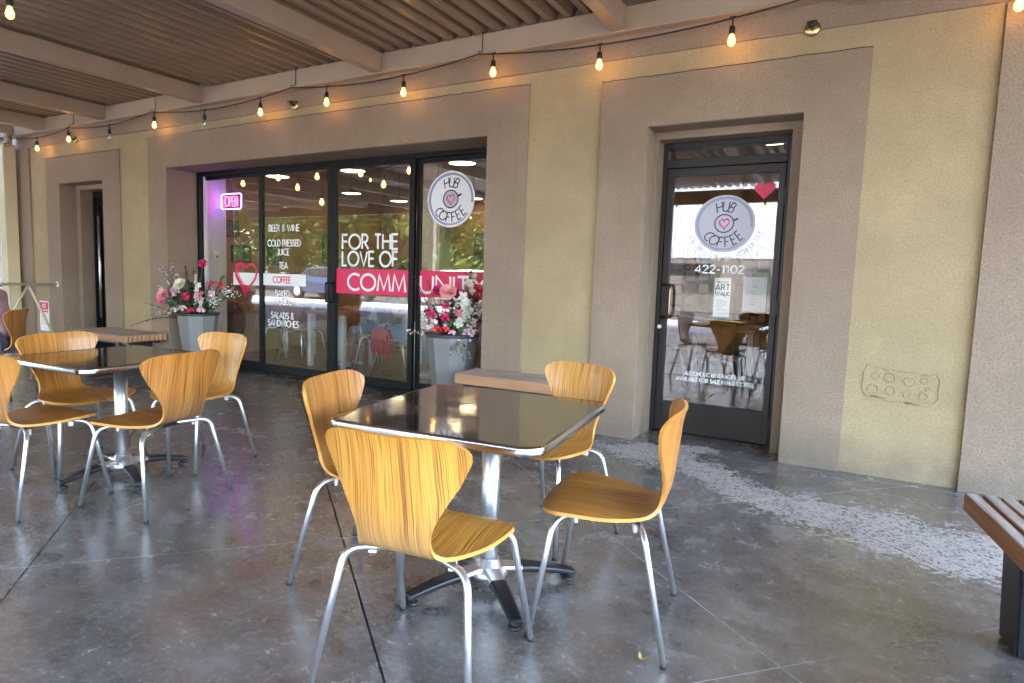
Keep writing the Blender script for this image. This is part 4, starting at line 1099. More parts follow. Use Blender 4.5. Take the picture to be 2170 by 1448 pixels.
def flower(P, kind, dx, dz, df, r, mat, name, label, cat='flower', seed=1, leafmat=None, grp='artificial flowers standing in the planters'):
    if kind in ('peony', 'dahlia', 'hydrangea', 'orchid', 'cluster'): r *= 1.05
    rnd = random.Random(seed*131+7); tip = tipof(P, dx, dz, df)
    root = P + CR*dx*.25 + CF*df*.3
    t = thing(name, label, cat, tuple(root), group=grp)
    sp = stem_path(root, tip, bow=.04 if dz > .0 else .10)
    loc = lambda p: Vector(p)-root
    MB().tube([loc(p) for p in sp], .0035, 5).build('stem', STEM if kind != 'twig' else TWIG, t)
    h = MB(); lf = MB(); out = (CR*dx*.6 + CU*.35 + CF*(.5+df)).normalized()
    if kind == 'peony': bloom(h, loc(tip), out, r, ((9, 1., .05), (8, .9, .45), (7, .72, .95), (5, .5, 1.8)), rnd)
    elif kind == 'dahlia': bloom(h, loc(tip), out, r, ((14, 1., -.1), (13, .92, .2), (12, .8, .55), (9, .6, 1.), (6, .4, 2.)), rnd)
    elif kind == 'hydrangea':
        for k in range(26):
            v = Vector((rnd.gauss(0, 1), rnd.gauss(0, 1), abs(rnd.gauss(0, 1))+.2)).normalized()
            bloom(h, loc(tip)+v*r*.8, v, r*.38, ((5, 1., .3),), rnd)
    elif kind == 'orchid':
        for k in range(6):
            f = .42+.58*k/5; p = sp[0].lerp(sp[-1], f); i = int(f*6); p = sp[min(i, 6)]
            p = sp[0]*(1-f)**2 + ((sp[0]+sp[-1])/2+Vector((0, 0, .04)))*2*f*(1-f) + sp[-1]*f*f
            side = CR*rnd.uniform(-1, 1)*.035 + CF*.03
            bloom(h, loc(p)+side, side.normalized()+Vector((0, 0, .2)), r*(1.1-.35*f), ((5, 1., .25), (3, .45, .9)), rnd)
    elif kind in ('spray', 'cluster'):
        for k in range(34 if kind == 'spray' else 16):
            f = rnd.uniform(.5, 1.) if kind == 'spray' else rnd.uniform(.9, 1.); p = sp[0]*(1-f)**2 + ((sp[0]+sp[-1])/2+Vector((0, 0, .04)))*2*f*(1-f) + sp[-1]*f*f
            v = Vector((rnd.gauss(0, 1), rnd.gauss(0, 1), rnd.gauss(0, 1)))*.018
            bloom(h, loc(p)+v, v.normalized()+out*.4, r, ((4, 1., .3),), rnd)
    elif kind == 'babys':
        for k in range(60):
            v = Vector((rnd.gauss(0, 1), rnd.gauss(0, 1), rnd.gauss(0, 1)))*.045
            bloom(h, loc(tip)+v, v.normalized()+out, r, ((4, 1., .3),), rnd)
            if k % 4 == 0: lf.tube([loc(sp[4]), loc(tip)+v], .0012, 3)
    elif kind in ('foliage', 'trail', 'twig'):
        N = {'foliage': 95, 'trail': 46, 'twig': 16}[kind]
        for k in range(N):
            f = rnd.uniform(.25, 1.); p = sp[0]*(1-f)**2 + ((sp[0]+sp[-1])/2+Vector((0, 0, .04 if dz > 0 else .10)))*2*f*(1-f) + sp[-1]*f*f
            v = Vector((rnd.gauss(0, 1), rnd.gauss(0, 1), rnd.gauss(0, .7)+.2))
            leafm(lf, loc(p), v + (sp[-1]-sp[0]).normalized()*.8, r*rnd.uniform(.7, 1.3), r*(.55 if kind == 'foliage' else .32))
            if kind == 'trail' and k % 4 == 0: bloom(h, loc(p)+v.normalized()*.02, v, .016, ((5, 1., .4),), rnd)
            if kind == 'twig' and k % 2 == 0: bloom(h, loc(p), v, .010, ((4, 1., .6),), rnd)
    if h.f: tag(h.build('petals', mat, t), kind='stuff')
    if lf.f: tag(lf.build('leaves', leafmat or GRN, t), kind='stuff')
    elif kind in ('peony', 'dahlia', 'orchid'):
        for k in range(3):
            p = sp[2+k]; leafm(lf, loc(p), Vector((rnd.gauss(0, 1), rnd.gauss(0, 1), .3)), .09, .035)
        lf.build('leaves', leafmat or GRN, t)
    return t
wh = petal_mat('white', (.62, .58, .50), (.75, .73, .68)); wp = petal_mat('white_pink', (.62, .50, .52), (.78, .66, .68)); pk = petal_mat('pink', (.65, .13, .20), (.85, .35, .42)); sal = petal_mat('salmon', (.72, .24, .24), (.88, .45, .42))
mg = petal_mat('magenta', (.45, .012, .09), (.75, .04, .18)); rd = petal_mat('red', (.62, .012, .04), (.85, .06, .08)); lp = petal_mat('light_pink', (.70, .42, .52), (.85, .62, .70)); lv = petal_mat('lavender', (.45, .38, .50), (.68, .60, .70)); cr = petal_mat('cream', (.68, .60, .44), (.80, .74, .60))
wv = petal_mat('white_small', (.62, .66, .60), (.8, .82, .78))
s = 178.
FL1 = [('peony', 389, 597, .10, .075, cr, 'white_peony', 'cream white peony standing high in the left planter'),
 ('dahlia', 352, 620, .12, .075, sal, 'pink_dahlia', 'coral pink dahlia leaning left from the left planter'),
 ('dahlia', 350, 634, .14, .05, pk, 'pink_dahlia', 'smaller deep pink dahlia under the coral one, left planter'),
 ('hydrangea', 379, 655, .16, .045, wp, 'hydrangea', 'white hydrangea head on the left rim of the left planter'),
 ('hydrangea', 399, 651, .18, .052, lp, 'hydrangea', 'rose pink hydrangea head at the rim of the left planter'),
 ('hydrangea', 417, 655, .18, .045, rd, 'hydrangea', 'bright red hydrangea head in the middle of the left rim'),
 ('hydrangea', 438, 654, .17, .052, lp, 'hydrangea', 'pale pink hydrangea head on the right rim of the left planter'),
 ('spray', 340, 557, .05, .016, lv, 'lavender_spray', 'pale lavender blossom spray tallest at the left of the left planter'),
 ('spray', 363, 552, .0, .016, lv, 'lavender_spray', 'pale lavender blossom spray behind the tall left one'),
 ('spray', 334, 602, .05, .016, lv, 'lavender_spray', 'lavender spray pointing left above the coral dahlia'),
 ('orchid', 430, 578, .06, .05, wh, 'orchid_stem', 'white orchid stem rising in the middle of the left planter'),
 ('orchid', 434, 618, .12, .048, wp, 'orchid_stem', 'pink-throated orchid stem low in the left planter'),
 ('cluster', 432, 545, .0, .026, mg, 'red_spray', 'magenta gladiolus tip tallest over the left planter'),
 ('cluster', 452, 588, .02, .018, mg, 'red_spray', 'magenta blossom spray right of the orchid, left planter'),
 ('cluster', 473, 594, .02, .020, rd, 'red_spray', 'red and orange blossom spray at the upper right of the left planter'),
 ('cluster', 457, 618, .06, .018, mg, 'red_spray', 'crimson blossoms low on the right of the left planter'),
 ('foliage', 392, 558, -.02, .038, None, 'eucalyptus_branch', 'dark eucalyptus branch rising at the back left of the left planter', EUC),
 ('foliage', 410, 566, -.02, .036, None, 'eucalyptus_branch', 'dark eucalyptus branch behind the white peony', EUC),
 ('foliage', 384, 606, .02, .036, None, 'eucalyptus_branch', 'dark eucalyptus branch beneath the white peony', EUC),
 ('foliage', 447, 600, .0, .036, None, 'eucalyptus_branch', 'dark leafy branch among the red blossoms of the left planter', EUC),
 ('foliage', 478, 575, .0, .036, None, 'eucalyptus_branch', 'dark leafy branch at the upper right of the left planter', EUC),
 ('foliage', 366, 636, .14, .07, None, 'leafy_branch', 'green leafy branch low on the left of the left planter', PALE),
 ('foliage', 418, 632, .12, .075, None, 'leafy_branch', 'broad green leaves in the middle of the left planter', GRN),
 ('foliage', 447, 640, .12, .075, None, 'leafy_branch', 'broad green leaves on the right of the left planter', GRN),
 ('babys', 462, 630, .08, .011, wv, 'white_filler_flower', 'white filler blossoms right of the left planter rim'),
 ('babys', 494, 612, .04, .011, wv, 'white_filler_flower', 'white filler blossoms far right of the left planter'),
 ('foliage', 500, 608, .02, .030, None, 'eucalyptus_branch', 'dark branch reaching right across the glass from the left planter', EUC),
 ('twig', 286, 690, .22, .02, wp, 'trailing_twig', 'long budded twig trailing down left of the left planter'),
 ('twig', 304, 683, .22, .02, wp, 'trailing_twig', 'shorter budded twig trailing beside the long one'),
 ('twig', 308, 636, .15, .02, wp, 'trailing_twig', 'thin budded twig pointing straight left from the left planter'),
 ('trail', 330, 664, .2, .03, lp, 'trailing_blossom', 'pink blossom trail hanging over the left rim of the left planter', PALE)]
for i, it in enumerate(FL1):
    k, px, py, df, r_, mt, nm, lb = it[:8]; lm = it[8] if len(it) > 8 else None
    flower(P1, k, (px-419)/s, (662-py)/s + .0, df, r_, mt, nm, lb, 'flower' if mt else 'branch', i+1, lm)
s = 222.
FL2 = [('dahlia', 949, 613, .10, .078, sal, 'pink_dahlia', 'big coral pink dahlia in the right planter'),
 ('orchid', 993, 578, .10, .062, wh, 'orchid_stem', 'tall white orchid stem in the right planter'),
 ('orchid', 992, 632, .16, .060, wh, 'orchid_stem', 'lower white orchid stem in the right planter'),
 ('peony', 1011, 607, .02, .055, rd, 'red_rose', 'bright red rose by the reveal in the right planter'),
 ('dahlia', 928, 612, -.02, .06, mg, 'crimson_bloom', 'dark crimson bloom behind the coral dahlia'),
 ('dahlia', 975, 618, -.02, .06, mg, 'crimson_bloom', 'dark crimson bloom between dahlia and orchid'),
 ('peony', 1004, 625, -.02, .06, mg, 'crimson_bloom', 'dark crimson bloom under the red rose'),
 ('cluster', 942, 640, .08, .02, mg, 'red_spray', 'crimson blossoms under the coral dahlia'),
 ('cluster', 912, 657, .08, .024, mg, 'magenta_spray', 'two magenta blossoms low on the left of the right planter'),
 ('hydrangea', 930, 694, .18, .045, rd, 'hydrangea', 'red hydrangea head at the left rim of the right planter'),
 ('hydrangea', 945, 694, .2, .045, rd, 'hydrangea', 'red hydrangea head in the middle of the right rim'),
 ('hydrangea', 949, 687, .1, .045, wp, 'hydrangea', 'white hydrangea head behind the red ones, right planter'),
 ('hydrangea', 960, 699, .2, .035, lp, 'hydrangea', 'pink hydrangea head over the rim of the right planter'),
 ('hydrangea', 996, 697, .16, .045, lv, 'hydrangea', 'lilac hydrangea head on the right rim of the right planter'),
 ('spray', 1003, 695, .2, .020, lp, 'pink_spray', 'pink blossoms over the right rim of the right planter'),
 ('foliage', 1001, 556, .0, .045, None, 'leafy_branch', 'green leaf tip tallest over the right planter', GRN),
 ('foliage', 955, 665, .12, .10, None, 'leafy_branch', 'broad dark green leaves in the middle of the right planter', GRN),
 ('foliage', 972, 650, .1, .09, None, 'leafy_branch', 'broad green leaves under the orchid, right planter', GRN),
 ('foliage', 935, 668, .08, .05, None, 'eucalyptus_branch', 'dark leafy branch on the left of the right planter', EUC),
 ('foliage', 915, 640, .02, .035, None, 'eucalyptus_branch', 'dark thin branch rising left in the right planter', EUC),
 ('foliage', 1012, 660, .06, .04, None, 'eucalyptus_branch', 'dark branch against the reveal in the right planter', EUC),
 ('foliage', 990, 665, .16, .06, None, 'leafy_branch', 'variegated leaves on the right of the right planter', PALE),
 ('trail', 905, 668, .18, .06, lp, 'trailing_blossom', 'variegated leafy trail reaching left from the right planter', PALE),
 ('trail', 866, 697, .22, .03, lp, 'trailing_blossom', 'thin pink-budded trail at the far left of the right planter', PALE),
 ('trail', 978, 728, .32, .055, lp, 'trailing_blossom', 'variegated leaves hanging over the front of the right planter', PALE),
 ('twig', 958, 742, .34, .014, lp, 'trailing_twig', 'pink buds hanging on a thread left of the hanging leaves'),
 ('twig', 985, 752, .34, .014, lp, 'trailing_twig', 'pink buds hanging lowest over the right planter'),
 ('twig', 1000, 745, .34, .014, lp, 'trailing_twig', 'pink buds hanging right of the hanging leaves'),
 ('twig', 876, 580, .0, .03, mg, 'red_budded_twig', 'thin red-budded twig reaching up left over the banner'),
 ('twig', 905, 590, .0, .03, mg, 'red_budded_twig', 'second red-budded twig nearer the dahlia'),
 ('babys', 968, 640, .04, .012, wv, 'white_filler_flower', 'white filler blossoms in the middle of the right planter'),
 ('babys', 1008, 650, .06, .012, wv, 'white_filler_flower', 'white filler blossoms at the right of the right planter')]
for i, it in enumerate(FL2):
    k, px, py, df, r_, mt, nm, lb = it[:8]; lm = it[8] if len(it) > 8 else None
    flower(P2, k, (px-960)/s, (705-py)/s, df, r_, mt, nm, lb, 'flower' if mt else 'branch', i+50, lm)
names = ['first', 'second', 'third', 'fourth', 'fifth', 'sixth', 'seventh', 'eighth']
rnd = random.Random(77)
for P_, w_, wn in ((P1, .30, 'left'), (P2, .24, 'right')):
    for i in range(8):
        dx = -w_ + 2*w_*i/7 + rnd.uniform(-.03, .03); dz = rnd.uniform(.12, .38)
        flower(P_, 'foliage', dx, dz, rnd.uniform(-.02, .10), rnd.uniform(.035, .055), None, 'leafy_branch', names[i]+' filler branch from the left at the back of the '+wn+' planter', 'branch', 200+i+(20 if wn == 'left' else 0), [EUC, GRN, EUC][i % 3])
    for i in range(4):
        dx = -w_*.8 + 1.6*w_*i/3; dz = rnd.uniform(.10, .30)
        flower(P_, 'cluster', dx, dz, .14, .026, (lp, mg, pk, wp)[i], 'blossom_cluster', names[i]+' small blossom cluster from the left in the '+wn+' planter', 'flower', 240+i+(20 if wn == 'left' else 0))
# curled leaf on the floor
t = MB(); leafm(t, (0, 0, .003), (1, .3, 0), .035, .02, -.5); leafm(t, (0, 0, .003), (-.5, 1, 0), .025, .014, -.6)
tag(t.build('dry_leaf', leaf_mat('yellow_leaf', (.45, .38, .10), (.5, .42, .15)), None, loc=(-.54, 2.15, 0)), 'tiny curled yellow leaf on the floor beside a chair foot', 'leaf')

# ---------------------------------------------------------------- neon sign, switch box, pictures, lamps
t = thing('neon_sign', 'pink neon sign reading OPEN with violet border behind the left pane', 'sign', (-7.07, 5.87, 2.155))
MB().prism(rrect(.40, .21, .03), -.004, 0, 'y').build('panel', M['acrylic'], t)
m_ = MB(); rr = rrect(.385, .195, .03); m_.tube([(p[0], -.012, p[1]) for p in rr+[rr[0]]], .0065, 8, cap=False); m_.build('border_tube', M['neonblue'], t)
m_ = MB(); ls, tw = text_lines('OPEN', .125, .14, .55)
for l_ in ls: m_.tube([(p[0]-tw/2, -.014, p[1]-.0625) for p in l_], .0055, 6)
m_.build('letter_tube', M['neonpink'], t)
for sx in (-.12, -.04, .04, .12): MB().tube([(sx, -.004, .10), (.0, -.004, .29)], .0012, 4).build('hanging_wire', M['whiteplastic'], t)
m_ = MB(); m_.tube([(.03, .0, -.1), (.035, .0, -.35), (.05, .0, -.95)], .0022, 5); m_.tube([(.033, 0, -.24), (.034, 0, -.27)], .007, 8); m_.build('cord', M['whiteplastic'], t)
t = thing('power_adapter', 'white power adapter plugged into the pale wall pier', 'adapter', (-7.30, 5.80, 1.46))
MB().box(.0, .012, -.04, .04, -.06, .06).build('wall_plate', M['whiteplastic'], t, .003); MB().box(.012, .05, -.025, .025, .0, .05).build('plug', M['whiteplastic'], t, .004)
MB().box(.0125, .0145, -.012, .012, -.04, -.015).build('socket', M['ink'], t)
picm = simple('dark_photo_print', (.10, .10, .08), .35, var=.7, vs=14)
for x, y, z, w, h, ax, lb in ((-7.94, 6.56, 1.86, .30, .24, 'x', 'upper dark framed picture on the left cafe wall'), (-7.94, 6.74, 1.50, .36, .26, 'x', 'lower dark framed picture on the left cafe wall'),
        (-7.94, 7.4, 1.55, .3, .4, 'x', 'tall framed picture right of the lower one on the left cafe wall'), (-7.94, 8.7, 1.65, .4, .5, 'x', 'framed picture deep in the room on the left cafe wall'),
        (-6.9, 10.15, 1.8, .6, .5, 'y', 'framed picture on the rear cafe wall behind the words FOR THE'), (-5.6, 10.15, 1.7, .5, .6, 'y', 'framed picture on the rear cafe wall behind the red banner')):
    t = thing('framed_picture', lb, 'picture', (x, y, z), group='framed pictures on the cafe walls')
    if ax == 'x':
        m_ = MB(); m_.box(.0, .02, -w/2, -w/2+.02, -h/2, h/2); m_.box(0, .02, w/2-.02, w/2, -h/2, h/2); m_.box(0, .02, -w/2+.02, w/2-.02, h/2-.02, h/2); m_.box(0, .02, -w/2+.02, w/2-.02, -h/2, -h/2+.02); m_.build('frame', M['ink'], t)
        MB().box(.002, .008, -w/2+.02, w/2-.02, -h/2+.02, h/2-.02).build('print', picm, t)
    else:
        m_ = MB(); m_.box(-w/2, -w/2+.02, -.02, 0, -h/2, h/2); m_.box(w/2-.02, w/2, -.02, 0, -h/2, h/2); m_.box(-w/2+.02, w/2-.02, -.02, 0, h/2-.02, h/2); m_.box(-w/2+.02, w/2-.02, -.02, 0, -h/2, -h/2+.02); m_.build('frame', M['ink'], t)
        MB().box(-w/2+.02, w/2-.02, -.008, -.002, -h/2+.02, h/2-.02).build('print', picm, t)
LM = [(-6.95, 6.55), (-5.6, 6.55), (-4.0, 6.6), (-2.4, 6.6), (-.75, 6.7), (-7.25, 8.45), (-5.2, 8.45), (-2.8, 8.45), (-7.2, 9.7), (-5.7, 9.8), (-3.8, 9.8)]
LN = ['behind the words COLD PRESSED', 'at the top of the third pane', 'above the round window sticker', 'hidden past the window edge', 'behind the red heart of the door', 'deeper in, behind the third pane', 'second row above the banner', 'second row toward the door', 'back row left', 'back row middle', 'back row behind the round sticker']
sh = MB().lathe([(.02, .075), (.035, .07), (.06, .045), (.15, .012), (.175, 0), (.172, -.006), (.14, .004), (.05, .03)], (0, 0, 0), 24).mesh('shade'); sh.materials.append(M['lampshade'])
gl = MB().lathe([(.165, .0), (.10, .002), (.002, .003)], (0, 0, 0), 24).mesh('glow'); gl.materials.append(M['lampglow'])
cd = MB().tube([(0, 0, .07), (0, 0, .86)], .004, 6).mesh('cord'); cd.materials.append(M['cable'])
for i, (x, y) in enumerate(LM):
    t = thing('pendant_lamp', 'lit dish pendant lamp inside, '+LN[i], 'lamp', (x, y, 2.56), group='dish pendant lamps inside the cafe')
    link('shade', sh, None, t); link('diffuser', gl, None, t); link('cord', cd, None, t)
BN = ['left of the neon sign cord', 'left in the second pane', 'right in the second pane', 'low in the second pane', 'left in the third pane', 'right in the third pane', 'lower in the third pane', 'right of the round sticker', 'lowest beside the pane joint', 'under the round sticker']
for i, (x, z) in enumerate([(-7.3, 2.42), (-6.62, 2.46), (-5.93, 2.44), (-6.27, 2.32), (-5.22, 2.44), (-4.5, 2.43), (-4.87, 2.29), (-3.38, 2.27), (-5.85, 2.12), (-4.1, 1.95)]):
    z += .0; t = thing('pendant_bulb', 'small warm bulb on a cord inside the window, '+BN[i], 'lamp', (x, 6.25, z), group='bare bulbs hanging inside the window')
    MB().tube([(0, 0, .13), (0, 0, 3.33-z)], .0025, 5).build('cord', M['cable'], t)
    MB().lathe([(.010, .13), (.018, .12), (.020, .075), (.016, .07)], (0, 0, 0), 10).build('socket', M['cable'], t)
    MB().lathe([(.014, .07), (.018, .055), (.029, .03), (.030, .012), (.020, -.008), (.003, -.015)], (0, 0, 0), 12).build('bulb', M['bulbglass'], t)
    MB().lathe([(.003, .055), (.009, .045), (.009, .015), (.003, .005)], (0, 0, 0), 8).build('filament', M['bulbcore'], t)
# bulletin board with papers behind the door
t = thing('bulletin_board', 'board crowded with small cards and flyers seen through the door', 'board', (-2.1, 10.14, 1.25))
MB().box(-1.1, 1.1, 0, .02, -.55, .55).build('panel', M['ink'], t)
rnd = random.Random(9); pm = [simple('card_'+n_, c, .6) for n_, c in (('tan', (.35, .27, .2)), ('white', (.5, .48, .45)), ('blue', (.08, .12, .2)), ('red', (.35, .06, .05)), ('grey', (.2, .2, .2)))]
k = 0
for i in range(11):
    for j in range(6):
        x, z = -1.0+.195*i, -.46+.18*j; w, h = rnd.uniform(.05, .085), rnd.uniform(.05, .08)
        MB().box(x-w, x+w, -.004-.0004*k % .01, -.002, z-h, z+h).build('card', rnd.choice(pm), t); k += 1

# ---------------------------------------------------------------- interior furniture
def in_table(x, y, label, w=.7, d=.7):
    t = thing('indoor_table', label, 'table', (x, y, 0), group='tables inside the cafe')
    MB().prism(rrect(w, d, .03), .71, .745, 'z').build('tabletop', simple('indoor_table_wood', (.32, .17, .08), .35, var=.2, vs=9), t)
    for sx in (-1, 1):
        for sy in (-1, 1):
            MB().prism([(sx*(w/2-.06)-.028, sy*(d/2-.06)-.028), (sx*(w/2-.06)+.028, sy*(d/2-.06)-.028), (sx*(w/2-.06)+.028, sy*(d/2-.06)+.028), (sx*(w/2-.06)-.028, sy*(d/2-.06)+.028)], 0, .708, 'z').build('leg', M['intwhite'], t)
in_table(-5.95, 6.75, 'white-legged indoor table behind the second pane'); in_table(-4.2, 6.7, 'white-legged indoor table behind the banner'); in_table(-1.25, 8.1, 'indoor table seen through the glass door'); in_table(-7.3, 7.6, 'white-legged indoor table by the left cafe wall')
for (x, y, a, lb) in ((-6.62, 6.70, 0, 'indoor plywood chair left of the table behind the second pane'), (-5.32, 6.80, 180, 'indoor plywood chair with its back to the door frame between panes two and three'), (-4.85, 6.55, 10, 'indoor plywood chair behind the left end of the banner'),
        (-3.55, 6.70, 180, 'indoor plywood chair behind the right fixed pane'), (-1.25, 7.45, 90, 'indoor plywood chair nearest to the glass door'), (-.62, 8.05, 185, 'indoor plywood chair right of the table seen through the door'), (-1.9, 8.2, 0, 'indoor plywood chair left of the table seen through the door'), (-7.2, 6.9, 95, 'indoor plywood chair behind the left pane')):
    place_chair(x, y, a, lb, (.8, .75, .8), 1, 1, 'plywood chairs inside the cafe')
t = thing('wall_clock_board', 'round brown wooden face board on the floor behind the left planter', 'board', (-7.6, 6.3, .0))
m_ = MB(); m_.tube([(0, 0, .55), (0, .02, .55)], .26, 24); m_.build('round_board', simple('brown_board', (.20, .10, .05), .6, var=.2), t); MB().box(-.03, .03, .0, .02, 0, .35).build('stand', M['ink'], t)
t = thing('backpack', 'red backpack hanging on an indoor chair behind the banner', 'backpack', (-4.95, 6.38, .42))
m_ = MB(); m_.prism([(-.13, -.14), (.13, -.14), (.15, -.05), (.14, .12), (.08, .19), (-.08, .19), (-.14, .12), (-.15, -.05)], -.08, .08, 'y'); m_.build('bag', simple('red_fabric', (.5, .03, .04), .8), t, .02, 2)
m_ = MB(); m_.prism([(-.10, -.12), (.10, -.12), (.11, .0), (.08, .04), (-.08, .04), (-.11, 0)], -.115, -.081, 'y'); m_.build('pocket', simple('dark_red_fabric', (.35, .02, .03), .8), t, .012, 2)
m_ = MB(); m_.tube(smooth_path([(-.05, 0, .17), (-.04, 0, .25), (.04, 0, .25), (.05, 0, .17)], .03), .008, 6); m_.build('handle', M['ink'], t)

for c in KIDS[front.name]:
    if c.name.startswith('shell'): c.scale = (1.0, .86, 1.0); c.location = (-.005, -.030, 0)
# ---------------------------------------------------------------- people
def skin_mesh(name, verts, edges, radii, sub=2, root=0):
    me = bpy.data.meshes.new(name); me.from_pydata(verts, edges, [])
    o = bpy.data.objects.new(name+'_tmp', me); COL.objects.link(o)
    mod = o.modifiers.new('s', 'SKIN'); mod.use_smooth_shade = True
    for i, sv in enumerate(me.skin_vertices[0].data):
        r_ = radii[i]; sv.radius = r_ if isinstance(r_, tuple) else (r_, r_); sv.use_root = (i == root); sv.use_loose = False
    ss = o.modifiers.new('u', 'SUBSURF'); ss.levels = sub; ss.render_levels = sub
    dg = bpy.context.evaluated_depsgraph_get(); ev = o.evaluated_get(dg)
    out = bpy.data.meshes.new_from_object(ev); out.name = name
    bpy.data.objects.remove(o); 
    for p in out.polygons: p.use_smooth = True
    return out
def person(x, y, face, label, shirt, trousers, hair, shorts=False, skinc=(.42, .24, .16), lean=.06):
    t = thing('person', label, 'person', (x, y, 0), R(face-90), 'people sitting at the cafe')
    V_ = [(0, -.08, .53), (0, -.09, .68), (0, -.06+lean, .86), (0, -.04+lean, .98), (0, -.02+lean, 1.07), (0, .0+lean, 1.16), (0, .01+lean, 1.26)]
    E_ = [(i, i+1) for i in range(6)]; Rr = [(.15, .12), (.13, .10), (.15, .11), (.12, .09), (.055, .055), (.072, .085), (.065, .08)]
    idx = {}
    for s_ in (-1, 1):
        b = len(V_)
        V_ += [(s_*.09, -.03, .52), (s_*.12, .36, .515), (s_*.12, .37, .12), (s_*.12, .40, .05), (s_*.13, .53, .03)]
        Rr += [.095, .065, .042, .04, (.04, .025)]; E_ += [(0, b), (b, b+1), (b+1, b+2), (b+2, b+3), (b+3, b+4)]
        a = len(V_)
        V_ += [(s_*.17, -.04+lean, .98), (s_*.23, .05+lean, .77), (s_*.15, .33+lean, .80), (s_*.14, .39+lean, .80)]
        Rr += [.055, .042, .030, (.034, .02)]; E_ += [(3, a), (a, a+1), (a+1, a+2), (a+2, a+3)]
        for k in range(4):
            f = len(V_); ox = (k-1.5)*.018; Lf = (.055, .07, .066, .05)[k]
            V_ += [(s_*.14+ox, .43+lean, .80), (s_*.14+ox, .43+lean+Lf, .788)]; Rr += [.010, .008]; E_ += [(a+3, f), (f, f+1)]
        f = len(V_); V_ += [(s_*.10, .41+lean, .795), (s_*.085, .44+lean, .785)]; Rr += [.011, .009]; E_ += [(a+3, f), (f, f+1)]
    sm_ = simple('skin_tone', skinc, .55)
    link('body', skin_mesh('body', V_, E_, Rr), sm_, t)
    g = .014
    SV = [(0, -.08, .56), (0, -.09, .68), (0, -.06+lean, .86), (0, -.04+lean, 1.0)]; SE = [(0, 1), (1, 2), (2, 3)]; SR = [(.165, .135), (.145, .115), (.165, .125), (.125, .10)]
    for s_ in (-1, 1):
        a = len(SV); SV += [(s_*.175, -.04+lean, .985), (s_*.22, .03+lean, .84)]; SR += [.068, .058]; SE += [(3, a), (a, a+1)]
    link('shirt', skin_mesh('shirt', SV, SE, SR), simple('shirt_cloth', shirt, .85), t)
    TV = [(0, -.08, .53)]; TE = []; TR = [(.17, .13)]
    for s_ in (-1, 1):
        b = len(TV); TV += [(s_*.09, -.03, .525), (s_*.12, .30 if shorts else .365, .52)]; TR += [.108, .082]; TE += [(0, b), (b, b+1)]
        if not shorts: TV += [(s_*.12, .375, .13)]; TR += [.058]; TE += [(b+1, b+2)]
    link('trousers', skin_mesh('trousers', TV, TE, TR), simple('trouser_cloth', trousers, .85), t)
    for s_ in (-1, 1):
        link('shoe', skin_mesh('shoe', [(s_*.12, .35, .045), (s_*.125, .45, .045), (s_*.13, .56, .035)], [(0, 1), (1, 2)], [(.052, .045), (.052, .042), (.045, .03)]), simple('shoe_leather', (.6, .6, .6), .5), t)
    m_ = MB(); m_.lathe([(.002, 1.375), (.05, 1.365), (.085, 1.32), (.097, 1.26), (.092, 1.21), (.06, 1.16)], (0, -.022+lean, 0), 16); m_.build('hair', simple('hair_'+'c', hair, .6), t)
    for s_ in (-1, 1):
        m_ = MB(); m_.lathe([(.001, -.011), (.008, -.006), (.011, 0), (.008, .006), (.001, .011)], (s_*.03, .078+lean, 1.235), 8); m_.build('eye', M['ink'], t)
    m_ = MB(); m_.add([(-.012, .08+lean, 1.20), (.012, .08+lean, 1.20), (0, .105+lean, 1.20), (0, .085+lean, 1.24)], [(0, 1, 2), (0, 2, 3), (1, 3, 2)]); m_.build('nose', sm_, t)
    m_ = MB(); m_.box(-.02, .02, .078+lean, .084+lean, 1.168, 1.176); m_.build('mouth', simple('lips', (.35, .10, .09), .5), t)
person(-7.12, 3.05, 222, 'person in a lilac shirt sitting at the far left edge with their back to us', (.32, .20, .24), (.10, .12, .2), (.10, .06, .04))
person(-5.36, 6.80, 180, 'person in a white shirt and dark shorts sitting behind the second pane', (.55, .55, .55), (.04, .07, .08), (.14, .09, .05), True)
person(-4.88, 6.56, 10, 'person in a brown shirt and jeans sitting behind the left end of the banner', (.10, .06, .05), (.16, .24, .38), (.05, .03, .02))
person(-3.58, 6.70, 180, 'person in a white shirt and light jeans sitting behind the right end of the banner', (.55, .55, .53), (.22, .32, .45), (.20, .12, .06))
person(-1.25, 8.75, -90, 'dark-haired person in black sitting deep inside, seen through the door', (.02, .02, .025), (.03, .03, .04), (.02, .015, .012))

